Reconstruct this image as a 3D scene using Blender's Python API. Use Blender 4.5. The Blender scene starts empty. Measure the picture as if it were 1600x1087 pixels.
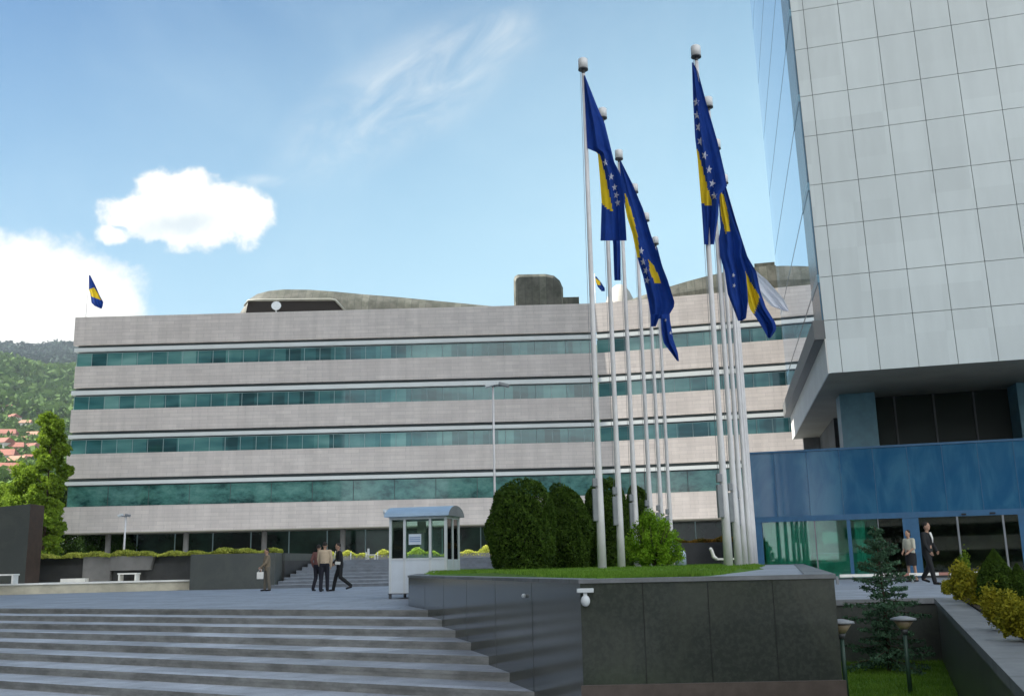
import bpy, bmesh, math, random
import numpy as np
from mathutils import Vector, Matrix
rad = math.radians
scene = bpy.context.scene
COL = scene.collection

# ------------------------------------------------------------------ camera
F = 1580.0
PITCH = math.atan((883 - 543.5) / F)
ROLL = rad(-1.2)
CAM = Vector((0, 0, 0.8))
RM = Matrix.Rotation(math.pi / 2 + PITCH, 3, 'X') @ Matrix.Rotation(ROLL, 3, 'Z')
cd = bpy.data.cameras.new('camera')
cam = bpy.data.objects.new('camera', cd)
COL.objects.link(cam)
cam.location = CAM
cam.rotation_euler = RM.to_euler()
cd.sensor_width = 36.0
cd.lens = 36.0 * F / 1600.0
cd.clip_start = 0.1
cd.clip_end = 20000
scene.camera = cam

def ray(px, py):
    return RM @ Vector((px - 800, -(py - 543.5), -F))
def Z(px, py, z):
    r = ray(px, py); return CAM + r * ((z - CAM.z) / r.z)
def D(px, py, d):
    r = ray(px, py); return CAM + r * (d / r.y)

# ------------------------------------------------------------------ light
SUN_EL, SUN_AZ = 47.0, 272.5      # azimuth clockwise from +Y
world = bpy.data.worlds.new('World')
scene.world = world
world.use_nodes = True
scene.view_settings.view_transform = 'Standard'
scene.view_settings.look = 'None'
scene.view_settings.gamma = 1
scene.view_settings.exposure = 1.8
sl = bpy.data.lights.new('sun', 'SUN')
sl.energy = 3.6
sl.angle = rad(0.5)
sl.color = (1, 0.95, 0.86)
so = bpy.data.objects.new('sun', sl)
COL.objects.link(so)
sdir = Vector((math.sin(rad(SUN_AZ)) * math.cos(rad(SUN_EL)), math.cos(rad(SUN_AZ)) * math.cos(rad(SUN_EL)), math.sin(rad(SUN_EL))))
so.rotation_euler = sdir.to_track_quat('Z', 'Y').to_euler()
so.location = (-60, 0, 80)

class NT:
    """tiny helper for writing node trees"""
    def __init__(s, tree):
        s.t = tree; s.n = tree.nodes; s.l = tree.links
    def node(s, typ, **kw):
        n = s.n.new(typ)
        for k, v in kw.items(): setattr(n, k, v)
        return n
    def put(s, sock, v):
        if v is None: return
        if isinstance(v, bpy.types.NodeSocket): s.l.new(v, sock)
        else:
            if isinstance(v, (tuple, list)) and len(v) == 3 and sock.type == 'RGBA': v = (*v, 1)
            sock.default_value = v
    def math(s, op, a, b=None, c=None, clamp=False):
        n = s.node('ShaderNodeMath', operation=op, use_clamp=clamp)
        for i, v in enumerate((a, b, c)):
            if v is not None: s.put(n.inputs[i], v)
        return n.outputs[0]
    def vmath(s, op, a, b=None):
        n = s.node('ShaderNodeVectorMath', operation=op)
        s.put(n.inputs[0], a)
        if b is not None: s.put(n.inputs[1], b)
        return n.outputs['Value'] if op in ('DOT_PRODUCT', 'LENGTH') else n.outputs[0]
    def smooth(s, v, a, b, c=0.0, d=1.0):
        n = s.node('ShaderNodeMapRange', interpolation_type='SMOOTHSTEP')
        s.put(n.inputs[0], v)
        for i, q in enumerate((a, b, c, d)): s.put(n.inputs[i + 1], q)
        return n.outputs[0]
    def mix(s, f, a, b, blend='MIX'):
        n = s.node('ShaderNodeMix', data_type='RGBA', blend_type=blend)
        s.put(n.inputs[0], f); s.put(n.inputs[6], a); s.put(n.inputs[7], b)
        return n.outputs[2]
    def noise(s, vec, scale, detail=4, rough=0.5, dist=0.0):
        n = s.node('ShaderNodeTexNoise')
        if vec is not None: s.l.new(vec, n.inputs['Vector'])
        n.inputs['Scale'].default_value = scale; n.inputs['Detail'].default_value = detail
        n.inputs['Roughness'].default_value = rough; n.inputs['Distortion'].default_value = dist
        return n.outputs[0]
    def comb(s, x, y, z):
        n = s.node('ShaderNodeCombineXYZ')
        for i, v in enumerate((x, y, z)): s.put(n.inputs[i], v)
        return n.outputs[0]

# sky with clouds, all by direction
w = NT(world.node_tree); w.n.clear()
sky = w.node('ShaderNodeTexSky', sky_type='NISHITA', sun_disc=False)
sky.sun_elevation = rad(SUN_EL); sky.sun_rotation = rad(SUN_AZ)
sky.altitude = 500; sky.air_density = 1.0; sky.dust_density = 0.6; sky.ozone_density = 1.6
tc = w.node('ShaderNodeTexCoord').outputs['Generated']
def cloud_uv(cx, cy, ang=0.0):
    c = ray(cx, cy).normalized(); c2 = ray(cx + 10, cy).normalized()
    r = (c2 - c * c.dot(c2)).normalized(); u = r.cross(c)
    if u.z < 0: u = -u
    r2 = r * math.cos(ang) + u * math.sin(ang); u2 = u * math.cos(ang) - r * math.sin(ang)
    dc = w.math('MAXIMUM', w.vmath('DOT_PRODUCT', tc, tuple(c)), 0.02)
    a = w.math('DIVIDE', w.vmath('DOT_PRODUCT', tc, tuple(r2)), dc)
    b = w.math('DIVIDE', w.vmath('DOT_PRODUCT', tc, tuple(u2)), dc)
    return a, b
def ell(cx, cy, sx, sy, ang=0.0):
    a, b = cloud_uv(cx, cy, ang)
    a = w.math('DIVIDE', a, sx / F); b = w.math('DIVIDE', b, sy / F)
    q = w.math('ADD', w.math('MULTIPLY', a, a), w.math('MULTIPLY', b, b))
    return w.math('SUBTRACT', 1.0, w.math('SQRT', q))
def union(ls):
    o = ls[0]
    for k in ls[1:]: o = w.math('SMOOTH_MAX', o, k, 0.25)
    return o
nz = w.noise(tc, 38, 9, 0.6, 0.15)
nz2 = w.noise(tc, 12, 3, 0.5)
nn = w.math('ADD', w.math('MULTIPLY', w.math('SUBTRACT', nz, 0.5), 2.6), w.math('MULTIPLY', w.math('SUBTRACT', nz2, 0.5), 0.5))
c1 = union([ell(300, 292, 48, 42), ell(330, 333, 112, 54), ell(262, 298, 46, 36), ell(210, 334, 54, 36), ell(300, 350, 90, 42), ell(385, 330, 55, 40), ell(176, 366, 26, 20), ell(186, 345, 26, 16)])
m1 = w.smooth(w.math('ADD', c1, w.math('MULTIPLY', nn, 0.55)), 0.0, 0.42)
c2 = union([ell(-20, 470, 225, 100), ell(90, 455, 90, 62), ell(140, 485, 82, 60), ell(-60, 560, 300, 120)])
m2 = w.smooth(w.math('ADD', c2, w.math('MULTIPLY', nn, 0.28)), -0.05, 0.28)
# cirrus streaks
a, b = cloud_uv(650, 150, rad(33))
sv = w.comb(w.math('MULTIPLY', a, 5), w.math('MULTIPLY', b, 11), 0.3)
st = w.noise(sv, 2.4, 8, 0.62, 0.6)
mk = union([ell(630, 150, 280, 100, rad(30)), ell(770, 60, 90, 60, 0.3), ell(560, 210, 150, 60, rad(25)), ell(410, 283, 60, 14)])
m3 = w.math('MULTIPLY', w.smooth(mk, 0.0, 0.8), w.smooth(st, 0.3, 0.85), clamp=True)
m3 = w.math('MULTIPLY', m3, 0.5)
# faint high veil everywhere
veil = w.math('MULTIPLY', w.smooth(w.noise(tc, 3.1, 6, 0.6, 0.5), 0.42, 0.8), 0.22)
# sky tone: whitish towards the horizon
sep = w.node('ShaderNodeSeparateXYZ'); w.l.new(tc, sep.inputs[0])
bg_sky = w.mix(1.0, sky.outputs[0], (0.15, 0.29, 0.37), 'MULTIPLY')
hz = w.math('ADD', w.math('MULTIPLY', w.math('SUBTRACT', 0.55, sep.outputs[2]), 2.6), w.math('MULTIPLY', w.math('ADD', sep.outputs[0], 0.4), 0.7), clamp=True)
CW = (3.3, 3.27, 3.03)
col = w.mix(hz, bg_sky, (1.33, 2.2, 2.7))
col = w.mix(veil, col, (2.0, 2.65, 2.95))
# unseen bright cloud added behind the viewer to lighten the shaded facades
rear_fill = w.math('MULTIPLY', w.smooth(w.math('MULTIPLY', sep.outputs[1], -1.0), -0.05, 0.45), w.smooth(w.noise(tc, 2.6, 8, 0.6, 0.3), 0.34, 0.52))
col = w.mix(w.math('MULTIPLY', rear_fill, 0.85), col, (6.3, 6.4, 6.5))
col = w.mix(m3, col, CW)
shade = w.smooth(w.math('ADD', ell(285, 352, 95, 24, 0.05), w.math('MULTIPLY', nn, 0.6)), 0.0, 0.9)
cc1 = w.mix(w.math('MULTIPLY', shade, 0.9), CW, (2.15, 2.42, 2.55))
col = w.mix(m1, col, cc1)
col = w.mix(m2, col, CW)
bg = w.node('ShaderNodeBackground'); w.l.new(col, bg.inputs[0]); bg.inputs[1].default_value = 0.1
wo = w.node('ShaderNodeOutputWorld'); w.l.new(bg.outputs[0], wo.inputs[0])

# ------------------------------------------------------------------ materials
MATS = {}
def mat(name, color, rough=0.7, spec=0.5, metal=0.0, var=0.0, vscale=3.0, bump=0.0, bscale=30.0, build=None, coords='Object', trans=0.0):
    if name in MATS: return MATS[name]
    m = bpy.data.materials.new(name); m.use_nodes = True
    n = NT(m.node_tree); n.n.clear()
    p = n.node('ShaderNodeBsdfPrincipled'); o = n.node('ShaderNodeOutputMaterial')
    n.l.new(p.outputs[0], o.inputs[0])
    vec = n.node('ShaderNodeTexCoord').outputs[coords]
    c = (*color, 1)
    p.inputs['Roughness'].default_value = rough
    p.inputs['Specular IOR Level'].default_value = spec
    p.inputs['Metallic'].default_value = metal
    if build: c = build(n, vec, p)
    if var > 0:
        f = n.noise(vec, vscale, 6, 0.6)
        k = n.smooth(f, 0.3, 0.7, 1 - var, 1 + var)
        kk = n.comb(k, k, k)
        c = n.mix(1.0, c, kk, 'MULTIPLY')
    n.put(p.inputs['Base Color'], c)
    if bump > 0:
        b = n.node('ShaderNodeBump'); b.inputs['Strength'].default_value = bump; b.inputs['Distance'].default_value = 0.02
        n.l.new(n.noise(vec, bscale, 5, 0.6), b.inputs['Height']); n.l.new(b.outputs[0], p.inputs['Normal'])
    if trans > 0:
        t = n.node('ShaderNodeBsdfTranslucent'); n.put(t.inputs[0], c)
        mx = n.node('ShaderNodeMixShader'); mx.inputs[0].default_value = trans
        n.l.new(p.outputs[0], mx.inputs[1]); n.l.new(t.outputs[0], mx.inputs[2]); n.l.new(mx.outputs[0], o.inputs[0])
    MATS[name] = m
    return m

def b_limestone(n, vec, p):
    s = n.node('ShaderNodeSeparateXYZ'); n.l.new(vec, s.inputs[0])
    v = n.comb(s.outputs[0], s.outputs[2], 0.0)
    br = n.node('ShaderNodeTexBrick'); n.l.new(v, br.inputs['Vector'])
    br.inputs['Scale'].default_value = 1.0
    br.inputs['Brick Width'].default_value = 1.25; br.inputs['Row Height'].default_value = 0.3
    br.inputs['Mortar Size'].default_value = 0.012; br.inputs['Mortar Smooth'].default_value = 0.3
    br.inputs['Color1'].default_value = (0.53, 0.475, 0.44, 1); br.inputs['Color2'].default_value = (0.60, 0.54, 0.495, 1)
    br.inputs['Mortar'].default_value = (0.41, 0.37, 0.345, 1)
    st = n.noise(n.comb(n.math('MULTIPLY', s.outputs[0], 0.9), n.math('MULTIPLY', s.outputs[2], 0.12), 0.0), 1.2, 6, 0.65)
    k = n.smooth(st, 0.3, 0.75, 0.88, 1.06)
    hs = n.noise(n.comb(n.math('MULTIPLY', s.outputs[0], 0.05), n.math('MULTIPLY', s.outputs[2], 3.0), 0.0), 1.6, 3, 0.6)
    k = n.math('MULTIPLY', k, n.smooth(hs, 0.3, 0.7, 0.96, 1.03))
    rs = n.noise(n.comb(n.math('MULTIPLY', s.outputs[0], 2.6), 0.0, n.math('MULTIPLY', s.outputs[2], 0.16)), 1.0, 5, 0.7)
    k = n.math('MULTIPLY', k, n.smooth(rs, 0.54, 0.78, 1.0, 0.88))
    return n.mix(1.0, br.outputs[0], n.comb(k, k, k), 'MULTIPLY')
STONE = mat('limestone_cladding', (0.45, 0.4, 0.37), 0.75, 0.3, build=b_limestone, bump=0.15, bscale=8)

def b_teal(n, vec, p):
    g = n.node('ShaderNodeNewGeometry').outputs['Position']
    s = n.node('ShaderNodeSeparateXYZ'); n.l.new(vec, s.inputs[0])
    oi = n.node('ShaderNodeObjectInfo')
    cell = n.comb(n.math('FLOOR', n.math('MULTIPLY', s.outputs[0], 0.8)), n.math('FLOOR', n.math('MULTIPLY', s.outputs[2], 0.28)), 0.0)
    wn = n.node('ShaderNodeTexWhiteNoise', noise_dimensions='3D'); n.l.new(cell, wn.inputs[0])
    big = n.noise(n.comb(n.math('MULTIPLY', s.outputs[0], 0.12), n.math('MULTIPLY', s.outputs[2], 0.5), 0.0), 1.0, 3, 0.6)
    f = n.math('ADD', n.math('MULTIPLY', wn.outputs[0], 0.58), n.math('MULTIPLY', n.smooth(big, 0.3, 0.7), 0.46))
    dk = n.math('MULTIPLY', n.smooth(s.outputs[0], 12.6, 13.2), n.smooth(s.outputs[0], 19, 25, 1, 0)); dk = n.math('ADD', dk, n.smooth(s.outputs[0], 40.5, 41.0))
    f = n.math('SUBTRACT', f, n.math('MULTIPLY', dk, 0.22))
    r = n.node('ShaderNodeValToRGB'); n.l.new(f, r.inputs[0])
    e = r.color_ramp.elements
    e[0].position = 0.12; e[0].color = (0.012, 0.05, 0.06, 1)
    e[1].position = 0.95; e[1].color = (0.24, 0.37, 0.35, 1)
    q = r.color_ramp.elements.new(0.4); q.color = (0.05, 0.145, 0.155, 1)
    q = r.color_ramp.elements.new(0.65); q.color = (0.11, 0.235, 0.23, 1)
    p.inputs['Coat Weight'].default_value = 0.6; p.inputs['Coat Roughness'].default_value = 0.03
    p.inputs['Coat IOR'].default_value = 1.7; p.inputs['Coat Tint'].default_value = (0.6, 0.95, 0.9, 1)
    return r.outputs[0]
TEAL = mat('teal_window_glass', (0.05, 0.2, 0.2), 0.12, 0.5, build=b_teal)
def b_teal2(n, vec, p):
    s = n.node('ShaderNodeSeparateXYZ'); n.l.new(vec, s.inputs[0])
    f = n.noise(n.comb(n.math('MULTIPLY', s.outputs[0], 0.4), 0.0, n.math('MULTIPLY', s.outputs[2], 0.7)), 1.3, 8, 0.7, 0.1)
    lo = n.smooth(s.outputs[2], 0.0, 0.0001, 0, 1)
    r = n.node('ShaderNodeValToRGB'); n.l.new(f, r.inputs[0]); e = r.color_ramp.elements
    e[0].position = 0.36; e[0].color = (0.012, 0.05, 0.05, 1); e[1].position = 0.68; e[1].color = (0.12, 0.27, 0.235, 1)
    q = r.color_ramp.elements.new(0.5); q.color = (0.055, 0.165, 0.145, 1)
    p.inputs['Coat Weight'].default_value = 0.6; p.inputs['Coat Roughness'].default_value = 0.03; p.inputs['Coat IOR'].default_value = 1.6
    return r.outputs[0]
TEAL2 = mat('tall_teal_glass', (0.05, 0.2, 0.2), 0.12, 0.5, build=b_teal2)
MULL = mat('pale_aluminium_mullion', (0.25, 0.36, 0.36), 0.4, 0.5)
SLOT = mat('shadow_gap_metal', (0.06, 0.08, 0.085), 0.5, 0.5)
LEDGEW = mat('white_ledge_metal', (0.60, 0.62, 0.60), 0.45, 0.5, var=0.06, vscale=0.4)
COPPER = None
def b_copper(n, vec, p):
    s = n.node('ShaderNodeSeparateXYZ'); n.l.new(vec, s.inputs[0])
    fx = n.math('FRACT', n.math('MULTIPLY', s.outputs[0], 1.6))
    seam = n.smooth(n.math('ABSOLUTE', n.math('SUBTRACT', fx, 0.5)), 0.44, 0.5)
    c = n.mix(n.smooth(n.noise(vec, 0.8, 6, 0.7), 0.35, 0.65), (0.065, 0.07, 0.052), (0.14, 0.14, 0.115))
    wn = n.node('ShaderNodeTexWhiteNoise', noise_dimensions='1D'); n.l.new(n.math('FLOOR', n.math('MULTIPLY', s.outputs[0], 1.6)), wn.inputs['W'])
    k = n.smooth(wn.outputs[0], 0, 1, 0.75, 1.15)
    c = n.mix(1.0, c, n.comb(k, k, k), 'MULTIPLY')
    return n.mix(seam, c, (0.05, 0.055, 0.045))
COPPER = mat('weathered_copper_roofing', (0.2, 0.2, 0.16), 0.6, 0.4, build=b_copper, bump=0.2, bscale=3)

def b_panel(n, vec, p):
    s = n.node('ShaderNodeSeparateXYZ'); n.l.new(vec, s.inputs[0])
    wn = n.node('ShaderNodeTexWhiteNoise', noise_dimensions='2D')
    n.l.new(n.comb(n.math('FLOOR', n.math('DIVIDE', s.outputs[0], 1.36)), n.math('FLOOR', n.math('DIVIDE', s.outputs[2], 1.8)), 0.0), wn.inputs[0])
    k = n.smooth(wn.outputs[0], 0, 1, 0.95, 1.03)
    st = n.smooth(n.noise(n.comb(n.math('MULTIPLY', s.outputs[0], 1.5), 0.0, n.math('MULTIPLY', s.outputs[2], 0.3)), 1.0, 6, 0.6), 0.3, 0.7, 0.95, 1.03)
    k = n.math('MULTIPLY', k, st)
    return n.mix(1.0, (0.60, 0.655, 0.65), n.comb(k, k, k), 'MULTIPLY')
PANEL = mat('pale_metal_cladding_panel', (0.5, 0.56, 0.55), 0.32, 0.5, build=b_panel)
JOINT = mat('dark_panel_joint', (0.10, 0.12, 0.12), 0.7)
def b_mirror(n, vec, p):
    b = n.node('ShaderNodeBump'); b.inputs['Strength'].default_value = 0.02; b.inputs['Distance'].default_value = 0.05
    n.l.new(n.noise(vec, 0.8, 2, 0.5), b.inputs['Height']); n.l.new(b.outputs[0], p.inputs['Normal'])
    return n.mix(0.0, (0.34, 0.55, 0.80), (0, 0, 0))
MIRROR = mat('blue_mirror_glass', (0.6, 0.78, 0.9), 0.02, 0.8, metal=0.92, build=b_mirror)
CORNER = mat('corner_strip_glass', (0.03, 0.10, 0.16), 0.25, 0.5, metal=0.0, var=0.3, vscale=0.6)
def b_blue(n, vec, p):
    s = n.node('ShaderNodeSeparateXYZ'); n.l.new(vec, s.inputs[0])
    f = n.noise(n.comb(n.math('MULTIPLY', s.outputs[0], 1.4), 0.0, n.math('MULTIPLY', s.outputs[2], 0.45)), 1.0, 4, 0.6, 0.8)
    return n.mix(n.smooth(f, 0.35, 0.7), (0.012, 0.095, 0.21), (0.040, 0.155, 0.265))
BLUE = mat('blue_spandrel_glass', (0.02, 0.1, 0.25), 0.08, 0.5, build=b_blue)
BLUEM = mat('blue_painted_metal', (0.03, 0.12, 0.24), 0.35, 0.5, var=0.1)
BLUEC = mat('blue_column_cladding', (0.12, 0.26, 0.32), 0.4, 0.5, var=0.1)
SOFFIT = mat('soffit_panel', (0.27, 0.25, 0.195), 0.6, 0.4, var=0.12, vscale=0.5)
DARKG = mat('dark_recess_glass', (0.007, 0.015, 0.010), 0.35, 0.25, var=0.1, vscale=0.4)
def glassmat(name, tint, mixf):
    m = bpy.data.materials.new(name); m.use_nodes = True
    n = NT(m.node_tree); n.n.clear()
    o = n.node('ShaderNodeOutputMaterial'); t = n.node('ShaderNodeBsdfTransparent'); t.inputs[0].default_value = (*tint, 1)
    g = n.node('ShaderNodeBsdfGlossy'); g.inputs['Roughness'].default_value = 0.02
    fr = n.node('ShaderNodeFresnel'); fr.inputs[0].default_value = 1.5
    mx = n.node('ShaderNodeMixShader'); n.l.new(n.math('ADD', fr.outputs[0], mixf), mx.inputs[0])
    n.l.new(t.outputs[0], mx.inputs[1]); n.l.new(g.outputs[0], mx.inputs[2]); n.l.new(mx.outputs[0], o.inputs[0])
    return m
CLEAR = glassmat('clear_pane_glass', (0.84, 0.94, 0.90), 0.0)
LOBBYG = glassmat('green_lobby_glass', (0.50, 0.88, 0.80), 0.04)
LOBBYD = glassmat('dark_door_glass', (0.55, 0.6, 0.5), 0.02)

def b_granite(n, vec, p):
    p.inputs['IOR'].default_value = 1.75
    f = n.noise(vec, 22, 5, 0.6); g = n.noise(vec, 0.7, 6, 0.7, 1.2)
    c = n.mix(n.smooth(f, 0.4, 0.65), (0.036, 0.042, 0.037), (0.050, 0.057, 0.050))
    c = n.mix(n.smooth(g, 0.42, 0.62, 0, 0.45), c, (0.075, 0.082, 0.066))
    return c
GRANITE = mat('polished_dark_granite', (0.02, 0.02, 0.02), 0.13, 0.65, build=b_granite)
GRANITE2 = mat('honed_dark_granite', (0.05, 0.05, 0.05), 0.4, 0.5, build=b_granite, bump=0.1)
def b_coping(n, vec, p):
    s = n.node('ShaderNodeSeparateXYZ'); n.l.new(vec, s.inputs[0])
    a = n.math('FRACT', n.math('DIVIDE', s.outputs[1], 1.15))
    j = n.smooth(n.math('ABSOLUTE', n.math('SUBTRACT', a, 0.5)), 0.490, 0.495, 1, 0.35)
    wn = n.node('ShaderNodeTexWhiteNoise', noise_dimensions='1D'); n.l.new(n.math('FLOOR', n.math('DIVIDE', s.outputs[1], 1.15)), wn.inputs['W'])
    k = n.math('MULTIPLY', j, n.smooth(wn.outputs[0], 0, 1, 0.85, 1.12))
    k = n.math('MULTIPLY', k, n.smooth(n.noise(vec, 1.8, 8, 0.75), 0.3, 0.7, 0.75, 1.2))
    return n.mix(1.0, (0.16, 0.17, 0.18), n.comb(k, k, k), 'MULTIPLY')
COPING = mat('grey_granite_coping', (0.15, 0.155, 0.16), 0.5, 0.5, build=b_coping, bump=0.1)
PLINTH = mat('brown_granite_plinth', (0.095, 0.075, 0.065), 0.45, 0.4, var=0.15, vscale=9, bump=0.1)
def b_pave(n, vec, p):
    s = n.node('ShaderNodeSeparateXYZ'); n.l.new(vec, s.inputs[0])
    br = n.node('ShaderNodeTexBrick'); n.l.new(vec, br.inputs['Vector'])
    br.inputs['Scale'].default_value = 1.0; br.inputs['Brick Width'].default_value = 1.2; br.inputs['Row Height'].default_value = 0.6
    br.inputs['Mortar Size'].default_value = 0.008
    br.inputs['Color1'].default_value = (0.30, 0.335, 0.385, 1); br.inputs['Color2'].default_value = (0.345, 0.38, 0.43, 1)
    br.inputs['Mortar'].default_value = (0.12, 0.12, 0.13, 1)
    st = n.smooth(n.noise(vec, 0.7, 9, 0.75), 0.3, 0.7, 0.74, 1.14)
    return n.mix(1.0, br.outputs[0], n.comb(st, st, st), 'MULTIPLY')
PAVE = mat('grey_granite_paving', (0.25, 0.26, 0.28), 0.6, 0.4, build=b_pave, bump=0.15, bscale=25)
RISER = None
def b_step(n, vec, p):
    s = n.node('ShaderNodeSeparateXYZ'); n.l.new(vec, s.inputs[0])
    g = n.node('ShaderNodeNewGeometry'); sn = n.node('ShaderNodeSeparateXYZ'); n.l.new(g.outputs['Normal'], sn.inputs[0])
    wn = n.node('ShaderNodeTexWhiteNoise', noise_dimensions='2D')
    row = n.math('FLOOR', n.math('DIVIDE', s.outputs[1], 0.83))
    n.l.new(n.comb(n.math('FLOOR', n.math('ADD', n.math('DIVIDE', s.outputs[0], 1.7), n.math('MULTIPLY', row, 0.37))), row, 0.0), wn.inputs[0])
    k = n.smooth(wn.outputs[0], 0, 1, 0.76, 1.14)
    fx = n.math('FRACT', n.math('ADD', n.math('DIVIDE', s.outputs[0], 1.7), n.math('MULTIPLY', row, 0.37)))
    joint = n.smooth(n.math('ABSOLUTE', n.math('SUBTRACT', fx, 0.5)), 0.494, 0.498, 1, 0.5)
    st = n.smooth(n.noise(vec, 1.3, 8, 0.7), 0.3, 0.72, 0.72, 1.15)
    gr = n.smooth(n.noise(vec, 45, 3, 0.6), 0.3, 0.7, 0.88, 1.1)
    k = n.math('MULTIPLY', n.math('MULTIPLY', k, joint), n.math('MULTIPLY', st, gr))
    return n.mix(1.0, (0.45, 0.475, 0.52), n.comb(k, k, k), 'MULTIPLY')
STEP = mat('granite_step_slab', (0.25, 0.25, 0.25), 0.6, 0.4, build=b_step, bump=0.15, bscale=20)
def b_riser(n, vec, p):
    s = n.node('ShaderNodeSeparateXYZ'); n.l.new(vec, s.inputs[0])
    st = n.smooth(n.noise(n.comb(n.math('MULTIPLY', s.outputs[0], 1.5), s.outputs[1], n.math('MULTIPLY', s.outputs[2], 4)), 1.2, 8, 0.7), 0.3, 0.72, 0.6, 1.2)
    return n.mix(1.0, (0.27, 0.275, 0.265), n.comb(st, st, st), 'MULTIPLY')
RISER = mat('worn_granite_riser', (0.13, 0.13, 0.12), 0.65, 0.4, build=b_riser, bump=0.15, bscale=20)
def b_grass(n, vec, p):
    f = n.noise(vec, 14, 6, 0.7); g = n.noise(vec, 0.7, 5, 0.6)
    c = n.mix(n.smooth(f, 0.3, 0.7), (0.06, 0.14, 0.02), (0.13, 0.25, 0.04))
    return n.mix(n.smooth(g, 0.45, 0.7, 0, 0.6), c, (0.10, 0.15, 0.035))
GRASS = mat('grass_turf', (0.06, 0.12, 0.02), 0.9, 0.2, build=b_grass, bump=0.8, bscale=60)
def b_dirt(n, vec, p):
    return n.mix(n.smooth(n.noise(vec, 0.03, 6, 0.6), 0.35, 0.65), (0.12, 0.115, 0.10), (0.17, 0.16, 0.14))
GROUND = mat('city_ground', (0.14, 0.13, 0.12), 0.9, 0.2, build=b_dirt)
WHITE = mat('white_painted_metal', (0.62, 0.66, 0.68), 0.4, 0.5, var=0.05)
WHITES = mat('white_stone', (0.82, 0.80, 0.74), 0.6, 0.4, var=0.08, vscale=2)
CREAM = mat('cream_ledge_stone', (0.52, 0.48, 0.37), 0.7, 0.3, var=0.2, vscale=1.2)
POLE = mat('pale_pole_paint', (0.68, 0.665, 0.665), 0.38, 0.5, var=0.1, vscale=1.5)
DGREY = mat('dark_grey_metal', (0.07, 0.075, 0.08), 0.5, 0.5)
MGREY = mat('mid_grey_metal', (0.22, 0.235, 0.25), 0.5, 0.5, var=0.12)
BLACK = mat('black_matt', (0.015, 0.015, 0.016), 0.6, 0.3)
CONC = mat('grey_concrete', (0.20, 0.195, 0.185), 0.85, 0.2, var=0.2, vscale=0.8, bump=0.2)
CONC2 = mat('dark_stone_wall', (0.045, 0.045, 0.043), 0.3, 0.5, var=0.25, vscale=0.9)
FBLUE = mat('flag_blue_cloth', (0.010, 0.048, 0.27), 0.75, 0.2, var=0.12, vscale=3, trans=0.3)
FYEL = mat('flag_yellow_cloth', (0.75, 0.53, 0.02), 0.75, 0.2, var=0.08, vscale=3, trans=0.3)
FWHITE = mat('flag_white_cloth', (0.75, 0.76, 0.82), 0.75, 0.2, trans=0.4)
def leafmat(name, c1, c2, scale=1.5, tr=0.25):
    def b(n, vec, p):
        g = n.node('ShaderNodeNewGeometry')
        wn = g.outputs['Random Per Island']
        f = n.noise(vec, scale, 4, 0.6)
        k = n.math('ADD', n.math('MULTIPLY', n.smooth(f, 0.3, 0.7), 0.6), n.math('MULTIPLY', wn, 0.4))
        return n.mix(k, c1, c2)
    return mat(name, c1, 0.8, 0.12, build=b, trans=tr)
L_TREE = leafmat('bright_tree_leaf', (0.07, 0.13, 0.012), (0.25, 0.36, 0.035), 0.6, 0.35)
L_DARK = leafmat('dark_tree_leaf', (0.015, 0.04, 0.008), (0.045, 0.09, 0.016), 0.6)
L_BALL = leafmat('clipped_thuja_leaf', (0.022, 0.050, 0.008), (0.085, 0.15, 0.020), 5, 0.22)
L_BRIGHT = leafmat('bright_green_leaf', (0.09, 0.22, 0.012), (0.28, 0.46, 0.035), 2.5)
L_SPRUCE = leafmat('blue_spruce_needle', (0.035, 0.08, 0.045), (0.10, 0.19, 0.11), 3, 0.2)
L_YEL = leafmat('yellow_shrub_leaf', (0.14, 0.16, 0.015), (0.42, 0.36, 0.03), 3)
L_FLOW = leafmat('yellow_flower_strip', (0.24, 0.29, 0.04), (0.66, 0.66, 0.14), 2)
L_ORAN = leafmat('orange_flower_strip', (0.12, 0.12, 0.02), (0.42, 0.20, 0.03), 2)
BARK = mat('tree_bark', (0.07, 0.05, 0.035), 0.9, 0.2, var=0.3, vscale=6, bump=0.6)
SKIN = mat('skin', (0.42, 0.25, 0.17), 0.55, 0.4)
HAIR = mat('dark_hair', (0.02, 0.014, 0.01), 0.6, 0.4)

# ------------------------------------------------------------------ mesh helpers
def tag(o, label=None, cat=None, group=None, kind=None):
    if label: o['label'] = label
    if cat: o['category'] = cat
    if group: o['group'] = group
    if kind: o['kind'] = kind
    return o
def empty(name, loc=(0, 0, 0), rz=0.0, label=None, cat=None, group=None):
    o = bpy.data.objects.new(name, None); COL.objects.link(o)
    o.location = loc; o.rotation_euler = (0, 0, rz); o.empty_display_size = 0.3
    return tag(o, label, cat, group)

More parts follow.
